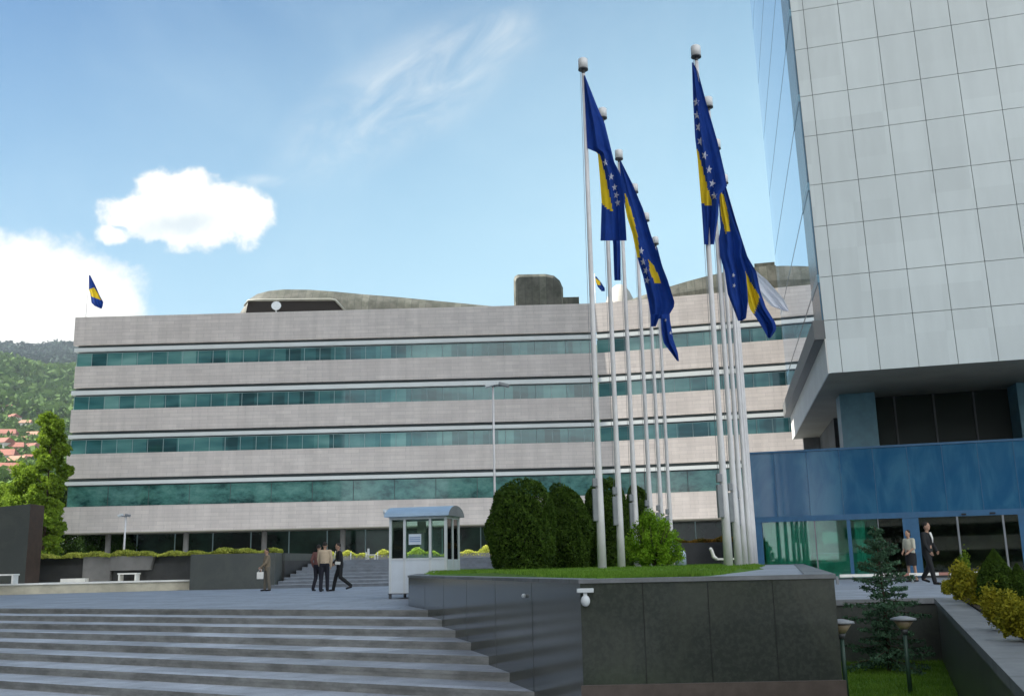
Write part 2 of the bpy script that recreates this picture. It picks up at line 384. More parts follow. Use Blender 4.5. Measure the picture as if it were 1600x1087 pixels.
class MB:
    def __init__(s):
        s.v = []; s.f = []; s.m = []; s.sm = []
    def add(s, vs, fs, mi=0, smooth=False):
        b = len(s.v); s.v.extend([tuple(v) for v in vs])
        for f in fs:
            s.f.append(tuple(b + i for i in f)); s.m.append(mi); s.sm.append(smooth)
        return s
    def box(s, x0, x1, y0, y1, z0, z1, mi=0, M=None, skip=()):
        vs = [Vector((x, y, z)) for z in (z0, z1) for y in (y0, y1) for x in (x0, x1)]
        if M is not None: vs = [M @ v for v in vs]
        fs = {'b': (0, 2, 3, 1), 't': (4, 5, 7, 6), 'f': (0, 1, 5, 4), 'k': (2, 6, 7, 3), 'l': (0, 4, 6, 2), 'r': (1, 3, 7, 5)}
        return s.add(vs, [q for k, q in fs.items() if k not in skip], mi)
    def prism(s, poly, z0, z1, mi=0, mi_side=None, M=None):
        n = len(poly)
        # make counter-clockwise
        A = sum(poly[i][0] * poly[(i + 1) % n][1] - poly[(i + 1) % n][0] * poly[i][1] for i in range(n))
        if A < 0: poly = poly[::-1]
        g = lambda z, p: (p[0], p[1], (z(p) if callable(z) else z))
        vs = [Vector(g(z0, p)) for p in poly] + [Vector(g(z1, p)) for p in poly]
        if M is not None: vs = [M @ v for v in vs]
        s.add(vs, [tuple(range(n - 1, -1, -1)), tuple(range(n, 2 * n))], mi)
        b = len(s.v) - 2 * n
        for i in range(n):
            j = (i + 1) % n
            s.f.append((b + i, b + j, b + n + j, b + n + i)); s.m.append(mi if mi_side is None else mi_side); s.sm.append(False)
        return s
    def tube(s, pts, rs, seg=12, mi=0, cap=True, smooth=True):
        pts = [Vector(p) for p in pts]
        if not hasattr(rs, '__len__'): rs = [rs] * len(pts)
        rings = []
        for i, p in enumerate(pts):
            t = (pts[min(i + 1, len(pts) - 1)] - pts[max(i - 1, 0)]).normalized()
            a = t.cross(Vector((0, 1, 0.013)) if abs(t.y) < 0.9 else Vector((1, 0, 0))).normalized(); b = t.cross(a)
            rings.append([p + (a * math.cos(2 * math.pi * k / seg) + b * math.sin(2 * math.pi * k / seg)) * rs[i] for k in range(seg)])
        vs = [v for r in rings for v in r]; fs = []
        for i in range(len(pts) - 1):
            for k in range(seg):
                k2 = (k + 1) % seg
                fs.append((i * seg + k, (i + 1) * seg + k, (i + 1) * seg + k2, i * seg + k2))
        s.add(vs, fs, mi, smooth)
        if cap:
            b = len(s.v) - len(vs)
            s.f.append(tuple(b + k for k in range(seg))); s.m.append(mi); s.sm.append(False)
            s.f.append(tuple(b + (len(pts) - 1) * seg + k for k in range(seg - 1, -1, -1))); s.m.append(mi); s.sm.append(False)
        return s
    def ball(s, c, r, mi=0, nu=16, nv=10, M=None):
        c = Vector(c); r = Vector(r) if hasattr(r, '__len__') else Vector((r, r, r)); vs = []; fs = []
        for j in range(1, nv):
            t = math.pi * j / nv
            for i in range(nu):
                a = 2 * math.pi * i / nu
                vs.append(Vector((r.x * math.sin(t) * math.cos(a), r.y * math.sin(t) * math.sin(a), r.z * math.cos(t))))
        vs.append(Vector((0, 0, r.z))); vs.append(Vector((0, 0, -r.z)))
        T = len(vs) - 2
        for j in range(nv - 2):
            for i in range(nu):
                i2 = (i + 1) % nu
                fs.append((j * nu + i, (j + 1) * nu + i, (j + 1) * nu + i2, j * nu + i2))
        for i in range(nu):
            i2 = (i + 1) % nu
            fs.append((T, i, i2)); fs.append((T + 1, (nv - 2) * nu + i2, (nv - 2) * nu + i))
        if M is not None: vs = [M @ v for v in vs]
        return s.add([c + v for v in vs], fs, mi, True)
    def build(s, name, mats, parent=None, bevel=0.0):
        me = bpy.data.meshes.new(name); me.from_pydata(s.v, [], s.f)
        if not isinstance(mats, (list, tuple)): mats = [mats]
        for m in mats: me.materials.append(m)
        me.polygons.foreach_set('material_index', s.m); me.polygons.foreach_set('use_smooth', s.sm)
        me.update()
        o = bpy.data.objects.new(name, me); COL.objects.link(o)
        if parent: o.parent = parent
        if bevel:
            b = o.modifiers.new('bevel', 'BEVEL'); b.width = bevel; b.segments = 2; b.limit_method = 'ANGLE'
        return o

def leaves(name, P, size, m, parent=None, seed=0, N=None, aspect=1.0):
    """one mesh of many small leaf quads at points P"""
    rng = np.random.default_rng(seed); n = len(P)
    a = rng.normal(size=(n, 3)); a /= np.linalg.norm(a, axis=1)[:, None]
    if N is not None: a = a * 0.7 + N * 0.9; a /= np.linalg.norm(a, axis=1)[:, None]
    b = rng.normal(size=(n, 3)); b -= a * (a * b).sum(1)[:, None]; b /= np.linalg.norm(b, axis=1)[:, None]
    c = np.cross(a, b); s = (size * rng.uniform(0.6, 1.4, n))[:, None]
    V = np.stack([P - b * s * aspect, P - c * s * 0.55, P + b * s * aspect, P + c * s * 0.55], 1).reshape(-1, 3)
    me = bpy.data.meshes.new(name)
    me.vertices.add(4 * n); me.vertices.foreach_set('co', V.astype(np.float32).ravel())
    me.loops.add(4 * n); me.loops.foreach_set('vertex_index', np.arange(4 * n, dtype=np.int32))
    me.polygons.add(n); me.polygons.foreach_set('loop_start', np.arange(0, 4 * n, 4, dtype=np.int32))
    me.polygons.foreach_set('loop_total', np.full(n, 4, dtype=np.int32))
    me.update(); me.validate(); me.materials.append(m)
    o = bpy.data.objects.new(name, me); COL.objects.link(o)
    if parent: o.parent = parent
    return o
def shell_pts(rng, n, rx, ry, rz, depth=0.25, lump=0.12, flat=0.0):
    d = rng.normal(size=(n, 3)); d /= np.linalg.norm(d, axis=1)[:, None]
    ph = rng.uniform(0, 6.28, 6)
    l = 1 + lump * (np.sin(3 * d[:, 0] + ph[0] + 4 * d[:, 2]) * np.sin(4 * d[:, 1] + ph[1]) + 0.6 * np.sin(7 * d[:, 2] + ph[2] + 5 * d[:, 0]) + 0.5 * np.sin(11 * d[:, 1] + ph[3] + 9 * d[:, 2] + 6 * d[:, 0]))
    r = l * (1 - depth * rng.uniform(0, 1, n) ** 1.5)
    return d * r[:, None] * np.array([rx, ry, rz]), d

# ------------------------------------------------------------------ SETTING: ground, plaza, steps
gm = MB()
gm.add([(-6000, -6000, -1.2), (6000, -6000, -1.2), (6000, 6000, -1.2), (-6000, 6000, -1.2)], [(0, 1, 2, 3)])
tag(gm.build('ground', GROUND), kind='structure')

SD = Vector((-0.5, -0.8660254, 0)); SX = Vector((0.8660254, -0.5, 0))     # downhill and along the steps
S0, TR, RS = -16.35, 0.83, 0.12
WL0 = Vector((0.68, 11.2, 0)); WL1 = Vector((-2.33, 22.3, 0))            # left face of the planter, near corner to far corner
def wall_hit(s):
    """where the line 's' of the stairs meets the planter wall"""
    d = WL1 - WL0; t = (s - WL0.dot(SD)) / d.dot(SD)
    return WL0 + d * t
ang_s = math.atan2(SX.y, SX.x)
SM = Matrix.Rotation(ang_s, 4, 'Z'); SMI = SM.inverted()
def along(p): return p.dot(SX)
st = MB()
for i in range(10):
    s_top = S0 + TR * i              # nosing of step i is at s_top, z = -RS*i
    z = -RS * i
    if i == 0: continue
    a1 = along(wall_hit(s_top)) + 0.35
    # local frame: x along SX, y = -s
    st.box(-75, a1, -(s_top), -(s_top - TR) + 0.02, z - 0.05, z, 0, skip=('f',)); st.box(-75, a1, -(s_top), -(s_top - TR) + 0.02, z - 0.05, z, 1, skip=('t', 'b', 'k', 'l', 'r'))
    st.box(-75, a1, -(s_top) + 0.008, -(s_top - TR) + 0.02, -1.25 if i > 6 else z - RS - 0.06, z - 0.0505, 1)
s_o = st.build('stone_steps', [STEP, RISER]); s_o.rotation_euler = (0, 0, ang_s)
tag(s_o, kind='structure')
pl = MB()
Lp = SX * (-75) + SD * S0; W0 = wall_hit(S0)
PITY = 20.35
PA = Vector((7.95, 19.9, 0)); PB = Vector((2.35, 4.6, 0))
poly = [(Lp.x, Lp.y), (W0.x + 0.3, W0.y), (5.2, 20.35), (8.3, 20.35), (8.2, 19.6), (2.6, 4.2), (60, 4.2), (60, 90), (-75, 90)]
pl.prism(poly, -0.05, 0.0, 0, 1)
n1 = SX * (-75) + SD * (S0 - 0.008); n2 = W0 - SD * 0.008
poly2 = [(n1.x, n1.y), (n2.x + 0.3, n2.y), (5.2, 20.38), (8.35, 20.38), (8.25, 19.6), (2.65, 4.25), (60, 4.25), (60, 90), (-75, 90)]
pl.prism(poly2, -1.25, -0.0505, 1)
tag(pl.build('plaza_pavement', [PAVE, RISER]), kind='structure')

# upper terrace and its steps
TZ = 1.25
ter = MB()
ter.prism([(-60, 49.0), (-11.0, 49.0), (-10.2, 52.6), (-0.2, 52.6), (-0.2, 47.6), (10.7, 47.6), (16.3, 74), (45, 66), (60, 160), (-120, 160), (-120, 60)], 0.001, TZ, 0, 1)
tag(ter.build('terrace', [PAVE, CONC2]), kind='structure')
us = MB()
for i in range(8):
    y0 = 47.3 + i * 0.66; z = (i + 1) * TZ / 8
    if i == 7: z -= 0.004
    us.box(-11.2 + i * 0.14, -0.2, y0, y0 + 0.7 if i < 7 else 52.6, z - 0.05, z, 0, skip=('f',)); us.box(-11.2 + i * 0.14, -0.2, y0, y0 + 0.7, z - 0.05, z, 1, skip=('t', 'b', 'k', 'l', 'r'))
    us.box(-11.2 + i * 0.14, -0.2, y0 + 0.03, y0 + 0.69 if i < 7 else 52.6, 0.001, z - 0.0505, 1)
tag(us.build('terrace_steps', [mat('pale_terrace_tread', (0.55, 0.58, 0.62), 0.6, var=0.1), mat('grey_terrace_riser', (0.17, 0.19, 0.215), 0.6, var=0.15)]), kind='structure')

# lawn of the sunken garden and planting bed
lw = MB(); lw.prism([(0.5, 3), (2.6, 3), (8.6, 20.5), (5.0, 20.5)], -1.199, -1.15, 0)
tag(lw.build('sunken_lawn', GRASS), kind='structure')

# ------------------------------------------------------------------ granite planter
PZ = 0.64
pw = empty('granite_planter', (0, 0, 0), 0, 'polished dark granite planter wall with lawn and flagpoles on top', 'planter')
c0 = (0.68, 11.2); c1_ = (3.42, 11.2); c2_ = (10.6, 38.4); c3 = (-3.2, 38.4); c4 = (-2.33, 22.3)
def inset(poly, d):
    n = len(poly); out = []
    A = sum(poly[i][0] * poly[(i + 1) % n][1] - poly[(i + 1) % n][0] * poly[i][1] for i in range(n))
    sg = 1 if A > 0 else -1
    for i in range(n):
        p0 = Vector(poly[i - 1]).to_2d(); p1 = Vector(poly[i]).to_2d(); p2 = Vector(poly[(i + 1) % n]).to_2d()
        e1 = (p1 - p0).normalized(); e2 = (p2 - p1).normalized()
        n1 = Vector((-e1.y, e1.x)) * sg; n2 = Vector((-e2.y, e2.x)) * sg
        b = (n1 + n2).normalized(); out.append(tuple(p1 + b * (d / max(0.3, b.dot(n1)))))
    return out
PP = [c0, c1_, c2_, c3, c4]
m = MB(); m.prism(PP, -1.2, PZ - 0.045, 0); m.build('granite_wall', GRANITE, pw)
m = MB()
o_ = inset(PP, -0.02); i_ = inset(PP, 0.30)
for k in range(5):
    j = (k + 1) % 5
    m.prism([o_[k], o_[j], i_[j], i_[k]], PZ - 0.044, PZ, 0)
m.build('coping', COPING, pw)
m = MB(); q_ = inset(PP, -0.035)
m.prism([q_[0], q_[1], c1_, c0], -1.2, -0.45, 0); m.build('plinth', PLINTH, pw)
m = MB(); m.prism(inset(PP, 0.302), PZ - 0.068, PZ - 0.012, 0); m.build('paved_top', PAVE, pw)
# vertical panel joints: thin recess strips read as hairlines
for x in (1.35, 2.05, 2.75):
    m = MB(); m.box(x, x + 0.006, 11.195, 11.199, -0.449, PZ - 0.05); m.build('panel_joint', BLACK, pw)
dv = (WL1 - WL0).normalized()
for t in (1.9, 3.8, 5.7, 7.6, 9.5):
    p = WL0 + dv * t
    M_ = Matrix.Translation(p) @ Matrix.Rotation(math.atan2(dv.y, dv.x), 4, 'Z')
    m = MB(); m.box(0, 0.005, 0.001, 0.003, -1.2, PZ - 0.05, 0, M_); m.build('panel_joint', GRANITE2, pw)
# mounded lawn with blades
gp = inset(PP, 0.31)
gp = [gp[0], (2.05, 11.55), (4.9, 20.4), (8.2, 36), (gp[2][0] - 2.6, 38.0), gp[3], gp[4]]
m = MB()
nu, nv = 26, 60; vs = []; fs = []
def grass_h(x, y):
    e = min(1.0, max(0.0, (y - 11.4) / 5.0)); return PZ - 0.01 + 0.05 * e + 0.02 * math.sin(x * 1.7 + y * 0.9)
for j in range(nv + 1):
    y = 11.53 + (38.0 - 11.53) * j / nv
    xl = (0.68 + (y - 11.2) * (-2.33 - 0.68) / 11.1 + 0.34) if y < 22.3 else -2.33 + (y - 22.3) * (-0.87 / 16.1) + 0.34
    xr = 2.05 + (y - 11.55) * (4.9 - 2.05) / 8.85 if y < 20.4 else 4.9 + (y - 20.4) * 3.3 / 15.6
    for i in range(nu + 1):
        x = xl + (xr - xl) * i / nu; ed = min(i, nu - i, 1) ; vs.append((x, y, grass_h(x, y) if ed and j > 0 else PZ - 0.02))
for j in range(nv):
    for i in range(nu):
        a = j * (nu + 1) + i; fs.append((a, a + 1, a + nu + 2, a + nu + 1))
m.add(vs, fs, 0, True); tag(m.build('lawn', GRASS, pw))
rng = np.random.default_rng(5)
def blades(name, n, fx, h, m_, seed, parent=None):
    r = np.random.default_rng(seed); P = fx(r, n)
    a = r.uniform(0, 6.28, n); hh = h * r.uniform(0.5, 1.3, n); wv = np.stack([np.cos(a), np.sin(a), 0 * a], 1) * 0.006
    tip = P + np.stack([r.normal(0, 0.3, n) * hh, r.normal(0, 0.3, n) * hh, hh], 1)
    V = np.stack([P - wv, P + wv, tip], 1).reshape(-1, 3)
    me = bpy.data.meshes.new(name); me.vertices.add(3 * n); me.vertices.foreach_set('co', V.astype(np.float32).ravel())
    me.loops.add(3 * n); me.loops.foreach_set('vertex_index', np.arange(3 * n, dtype=np.int32))
    me.polygons.add(n); me.polygons.foreach_set('loop_start', np.arange(0, 3 * n, 3, dtype=np.int32)); me.polygons.foreach_set('loop_total', np.full(n, 3, dtype=np.int32))
    me.update(); me.materials.append(m_); o = bpy.data.objects.new(name, me); COL.objects.link(o)
    if parent: o.parent = parent
    return o
BLADE = leafmat('grass_blade', (0.08, 0.18, 0.015), (0.20, 0.34, 0.05), 3, 0.3)
def fx1(r, n):
    y = 11.5 + 26.4 * r.uniform(0, 1, n) ** 1.3
    xl = np.where(y < 22.3, 0.68 + (y - 11.2) * (-0.2712) + 0.32, -2.33 - (y - 22.3) * 0.054 + 0.34)
    xr = np.where(y < 20.4, 2.05 + (y - 11.55) * 0.322, 4.9 + (y - 20.4) * 0.2115)
    x = xl + (xr - xl) * r.uniform(0, 1, n)
    z = PZ - 0.02 + 0.05 * np.clip((y - 11.4) / 5, 0, 1) + 0.02 * np.sin(x * 1.7 + y * 0.9)
    return np.stack([x, y, z], 1)
tag(blades('planter_grass', 60000, fx1, 0.045, BLADE, 1), 'short mown grass covering the top of the granite planter', 'grass', kind='stuff')
def fx2(r, n):
    y = r.uniform(8, 20.3, n); xl = 0.5 + (y - 3) * 0.257; xr = 2.6 + (y - 3) * 0.343
    x = xl + (xr - xl) * r.uniform(0, 1, n); return np.stack([x, y, np.full(n, -1.152)], 1)
tag(blades('lawn_grass', 50000, fx2, 0.06, BLADE, 2), 'shaded grass of the sunken garden below the parapet', 'grass', kind='stuff')

# box camera with globe, and a ball standing for a glint, on the granite
wl = empty('wall_camera', (0.73, 11.13, 0.5), 0, 'white box camera with globe on the planter corner', 'lantern')
m = MB(); m.box(-0.09, 0.09, 0.0, 0.065, 0.0, 0.045); m.build('bracket', WHITE, wl, 0.006)
m = MB(); m.box(-0.02, 0.02, 0.02, 0.06, -0.03, 0.0, 0); m.ball((0, 0.03, -0.085), (0.05, 0.04, 0.06)); m.build('globe', WHITE, wl)
p = Z(852, 918, 0.5); dpt = None
wp_ = WL0 + dv * 2.2
m = MB(); m.ball((0, 0, 0), (0.028, 0.028, 0.028)); o = m.build('wall_glint', WHITE); o.location = (wp_.x - 0.02, wp_.y - 0.02, 0.42)  # white ball painted in for a reflected glint
tag(o, 'tiny white ball standing for a glint on left face of the granite planter', 'glint')

# ------------------------------------------------------------------ sunken garden walls
gw = empty('garden_retaining_wall', (0, 0, 0), 0, 'dark granite retaining wall behind the sunken garden', 'wall')
m = MB(); m.box(5.1, 8.25, PITY - 0.14, PITY - 0.002, -1.2, -0.08); m.build('wall_face', GRANITE2, gw)
m = MB(); m.box(5.1, 8.25, PITY - 0.2, PITY + 0.18, -0.08, 0.02); m.build('coping', COPING, gw)
sp = empty('sloping_parapet', (0, 0, 0), 0, 'dark garden parapet with pale grey coping running diagonally at right', 'wall')
pd = (PA - PB).normalized(); pn = Vector((pd.y, -pd.x, 0))
def strip(a0, a1, z0, z1, y0=PB, y1=PA):
    return [tuple((y0 + pn * a0).to_2d()), tuple((y1 + pn * a0).to_2d()), tuple((y1 + pn * a1).to_2d()), tuple((y0 + pn * a1).to_2d())]
m = MB(); m.prism(strip(0.04, 0.3, 0, 0), -1.2, -0.06); m.build('wall_face', GRANITE2, sp)
m = MB(); m.prism(strip(0.0, 0.42, 0, 0), -0.06, 0.03); m.build('coping', COPING, sp)
bed = MB()
bed.prism(strip(0.425, 3.2, 0, 0, PB + pd * 0.5, PA + pd * 0.2), 0.002, 0.06)
tag(bed.build('planting_bed_soil', mat('dark_soil', (0.05, 0.04, 0.025), 0.95, 0.1, var=0.3, vscale=6, bump=0.8)), kind='structure')

# ------------------------------------------------------------------ main building (concave, two wings)
bd = empty('government_building', (-36.25, 82.15, TZ), 0, 'long concave stone office building with four teal window bands', 'building')
A_L = rad(-1.4); A_R = rad(-14.5)
LX = 43.2
JR = Vector((LX * math.cos(A_L), LX * math.sin(A_L), 0))
def wing_parts(org, ang, length, tag_r):
    def place(o):
        o.location = org; o.rotation_euler = (0, 0, ang); return o
    h = lambda z: z - TZ
    top = 21.85
    # (glass bottom, glass top, slot top)
    fl = [(17.65, 18.78, 19.45), (14.02, 15.15, 15.85), (10.38, 11.55, 12.2), (6.12, 7.75, 8.4)]
    dep = 16
    # stone bands
    bands = [(fl[0][2], top)] + [(fl[i + 1][2], fl[i][0]) for i in range(3)] + [(4.05, fl[3][0])]
    for i, (z0, z1) in enumerate(bands):
        m = MB()
        jut = [0.28, 0.0, 0.08, 0.16, 0.3][i] if tag_r == 'l' else 0
        m.box(-jut, length, 0, 0.45, h(z0), h(z1))
        place(m.build('parapet_band' if i == 0 else 'stone_band', STONE, bd))
    for i, (g0, g1, sl) in enumerate(fl):
        m = MB(); m.box(0.02, length - 0.002, 0.30, 0.42, h(sl) - 0.27, h(sl) + 0.0 - 0.003)
        place(m.build('slot_louvre', SLOT, bd))
        m = MB(); m.box(-0.12 if tag_r == 'l' else 0.0, length - 0.004, -0.12, 0.42, h(g1) + 0.10, h(sl) - 0.271)
        place(m.build('white_ledge', LEDGEW, bd))
        m = MB(); m.box(0.05, length - 0.002, 0.36, 0.42, h(g1), h(g1) + 0.10); place(m.build('window_head', SLOT, bd))
        nwin = max(1, round(length / (2.54 if i < 3 else 3.4))); wd = length / nwin
        for k in range(nwin):
            m = MB(); x0 = k * wd
            G = TEAL if i < 3 else TEAL2
            x0g = x0 + 0.02; x1g = x0 + wd - 0.02
            vs_ = [(x0g, 0.22, h(g0)), (x1g, 0.22, h(g0)), (x1g, 0.22, h(g1)), (x0g, 0.22, h(g1))]
            m.add(vs_, [(0, 1, 2, 3)], 0)
            if i < 3:
                m2 = MB(); m2.box(x0g - 0.018, x0g + 0.025, 0.19, 0.215, h(g0), h(g1)); m2.box(x0 + wd / 2 - 0.02, x0 + wd / 2 + 0.02, 0.19, 0.215, h(g0), h(g1)); m2.box(x0g + 0.026, x0 + wd / 2 - 0.021, 0.19, 0.215, h(g1) - 0.04, h(g1)); m2.box(x0 + wd / 2 + 0.021, x1g + 0.001, 0.19, 0.215, h(g1) - 0.04, h(g1))
            else:
                m.box(x0g - 0.02, x0g + 0.01, 0.21, 0.23, h(g0), h(g1), 2)
            wo_ = place(m.build('window', [G, MULL, SLOT], bd))
            if i < 3: m2.build('window_frame', MULL, wo_)
    # inner body
    m = MB(); m.box(0.45, length - (0 if tag_r == 'l' else 0.4), 0.46, dep, h(4.1), h(21.2)); place(m.build('inner_wall', CONC2 if tag_r != 'x' else CONC, bd))
    m = MB(); m.box(0.0, length, 0.01, dep - 0.1, h(3.98), h(4.048)); place(m.build('soffit', SOFFIT, bd))
    # recessed ground storey of dark glass with columns
    m = MB(); m.box(1.0 if tag_r == 'l' else 0, length - 0.5, 4.0, 4.2, 0, h(3.98), 0)
    nn_ = int(length / 3.2)
    for k in range(nn_):
        x = k * 3.2 + (1.2 if tag_r == 'l' else 0.4)
        if x < length - 1: m.box(x, x + 0.08, 3.93, 3.999, 0, h(3.98), 1)
    place(m.build('ground_storey_glass', [mat('ground_storey_glass', (0.012, 0.03, 0.02), 0.12, 0.4, var=0.85, vscale=0.35), MULL], bd))
    for k in range(int(length / 6.4)):
        m = MB(); x = 3.0 + k * 6.4; m.tube([(x, 1.6, 0), (x, 1.6, h(3.98))], 0.22, 14); place(m.build('column', CONC, bd))
wing_parts(Vector((0, 0, 0)), A_L, LX, 'l')
wing_parts(JR, A_R, 27.0, 'r')
# left end return wall seen edge on
m = MB(); m.box(0.0, 0.44, 0.46, 16, 4.05 - TZ, 21.84 - TZ); o = m.build('end_wall', STONE, bd); o.rotation_euler = (0, 0, A_L)
# roof top plane
m = MB(); m.box(0.5, LX, 0.5, 15.8, 21.21 - TZ, 21.4 - TZ); o = m.build('roof', CONC, bd); o.rotation_euler = (0, 0, A_L)
# sweeping copper roof shell with an opening
def wx(px, d=86.0):  # local x of a pixel column at depth d
    return D(px, 470, d).x + 36.25
def wz(py, px, d=86.0): return D(px, py, d).z - TZ
prof = [(372, 489), (378, 474), (386, 462), (398, 454), (416, 449), (440, 446.5), (480, 447), (520, 450), (560, 454), (620, 459), (680, 465), (740, 471), (800, 477), (830, 480)]
zb = 21.3 - TZ
def roof_y(x): return 0.0
m = MB()
front = [(wx(a), wz(b, a)) for a, b in prof]
vs = []; fs = []
rows = [(3.6, 0.0), (3.7, 0.7), (4.6, 0.97), (6.5, 1.0), (10, 0.9), (14.5, 0.0)]
for (yy, k) in rows:
    for (x, z) in front: vs.append((x, yy, zb + max(0.0, (z - zb)) * k))
L_ = len(front)
for j in range(len(rows) - 1):
    for i in range(L_ - 1): fs.append((j * L_ + i, j * L_ + i + 1, (j + 1) * L_ + i + 1, (j + 1) * L_ + i))
m.add(vs, fs, 0, True); m.build('copper_roof', COPPER, bd)
# dark opening framed in pale metal, low on the left of the copper shell
def quadpx(pts, d, y): return [(wx(a, d), y, wz(b, a, d)) for a, b in pts]
op = quadpx([(384, 494), (388, 471), (526, 470), (540, 490), (540, 494)], 85.6, 3.42)
m = MB(); n0 = len(op); m.add(op + [(a, b + 0.14, c) for a, b, c in op], [tuple(range(n0))[::-1], tuple(range(n0, 2 * n0))] + [(i, (i + 1) % n0, n0 + (i + 1) % n0, n0 + i) for i in range(n0)])
m.build('plant_opening', mat('opening_dark', (0.03, 0.025, 0.022), 0.9), bd)
fr = MB(); path = quadpx([(382, 478), (388, 469.5), (410, 468.5), (470, 468), (516, 467.5), (524, 469), (531, 476), (540, 486)], 85.5, 3.34)
fr.tube(path, 0.10, 8); fr.build('opening_trim', mat('pale_trim', (0.34, 0.34, 0.29), 0.5, var=0.1), bd)
dsh = MB(); q = quadpx([(433, 480)], 85.5, 3.1)[0]
dsh.tube([(q[0], 3.15, q[2]), (q[0] + .02, 3.05, q[2]), (q[0] + .04, 2.9, q[2] + .03)], [0.12, 0.36, 0.42], 18); dsh.tube([(q[0], 3.2, zb), (q[0], 3.1, q[2])], 0.05, 6)
dsh.build('satellite_dish', WHITE, bd)
# drum shaped vent, small box beside it, pale dome and raised copper roof on right wing
def px_box(name, x0, x1, ytop, d, dep, m_, pr=bd):
    m = MB(); a = D(x0, 475, d); b = D(x1, 475, d); z = D((x0 + x1) / 2, ytop, d).z
    y0 = d - 82.15
    m.box(a.x + 36.25, b.x + 36.25, y0, y0 + dep, 21.2 - TZ, z - TZ); return m.build(name, m_, pr)
dr = MB(); xa = wx(803); xb = wx(880); zt = wz(430, 840); N = 9
pr_ = [(xa, zb)] + [(xa + 0.02, zt - 0.45), (xa + 0.12, zt - 0.15), (xa + 0.4, zt)] + [(xb - 1.5, zt), (xb - 0.75, zt - 0.18), (xb - 0.25, zt - 0.65), (xb, zt - 1.3), (xb, zb)]
n0 = len(pr_)
dvs = []
for (yy, sc) in ((3.2, 0.93), (3.5, 1.0), (6.5, 1.0), (6.9, 0.9)):
    for (x, z) in pr_: dvs.append(((x - (xa + xb) / 2) * sc + (xa + xb) / 2, yy, zb + (z - zb) * sc))
dfs = [tuple(range(n0)), tuple(range(3 * n0, 4 * n0))[::-1]] + [(j * n0 + i + 1, j * n0 + i, (j + 1) * n0 + i, (j + 1) * n0 + i + 1) for j in range(3) for i in range(n0 - 1)]
dr.add(dvs, dfs); dr.build('copper_vent_drum', COPPER, bd)
px_box('vent_box', 880, 905, 464, 86, 2, COPPER)
m = MB(); a = D(946, 470, 84).x + 36.25; b = D(1000, 470, 84).x + 36.25; zt2 = D(975, 433, 84).z - TZ
m.ball(((a + b) / 2, 4.2, zb), ((b - a) / 2, 2.2, zt2 - zb), 0, 24, 14); m.build('pale_roof_dome', mat('dome_grey', (0.42, 0.40, 0.36), 0.6, var=0.1), bd)
m = MB(); m.tube([((a + b) / 2 - 1.7, 1.9, zb + 0.55), ((a + b) / 2 + 1.6, 1.9, zb + 0.75)], 0.14, 8); m.build('dome_slot', BLACK, bd)
# right wing raised roof edge
rw = MB()
def rwp(px, py, d): q = D(px, py, d); return (q.x + 36.25, q.y - 82.15, q.z - TZ)
# in wing-local frame
def rl(x, y): return (JR.x + x * math.cos(A_R) - y * math.sin(A_R), JR.y + x * math.sin(A_R) + y * math.cos(A_R))
nseg = 18; top_ = []; 
for k in range(nseg + 1):
    x = 2.2 + (26 - 2.2) * k / nseg
    hgt = 0.1 + 2.0 * math.sin(min(1.0, k / 9.0) * math.pi / 2) - 0.15 * max(0, k - 9) / 9
    top_.append((x, hgt))
vs = []; fs = []
for (x, hh) in top_:
    for (yy, q) in ((0.5, 0), (0.5, 0.45), (0.75, 1.0), (9, 1.0), (9, 0)):
        X, Y = rl(x, yy); vs.append((X, Y, 21.84 - TZ - 0.3 + (hh + 0.3) * q))
for k in range(nseg):
    for j in range(4):
        fs.append((k * 5 + j, (k + 1) * 5 + j, (k + 1) * 5 + j + 1, k * 5 + j + 1))
rw.add(vs, fs); rw.build('raised_copper_roof', COPPER, bd)
m = MB(); m.box(13.0, 14.6, 1.2, 4, 21.84 - TZ, 24.35 - TZ)
o = m.build('roof_plant_box', COPPER, bd); o.location = JR; o.rotation_euler = (0, 0, A_R)
# greenery plants on floor one behind glass are left to the glass material; small lamp heads under terrace
m = MB(); q = D(302, 487, 84); m.ball((q.x + 36.25, 1.6, 21.95 - TZ), (0.22, 0.2, 0.22)); m.build('roof_camera', MGREY, bd)

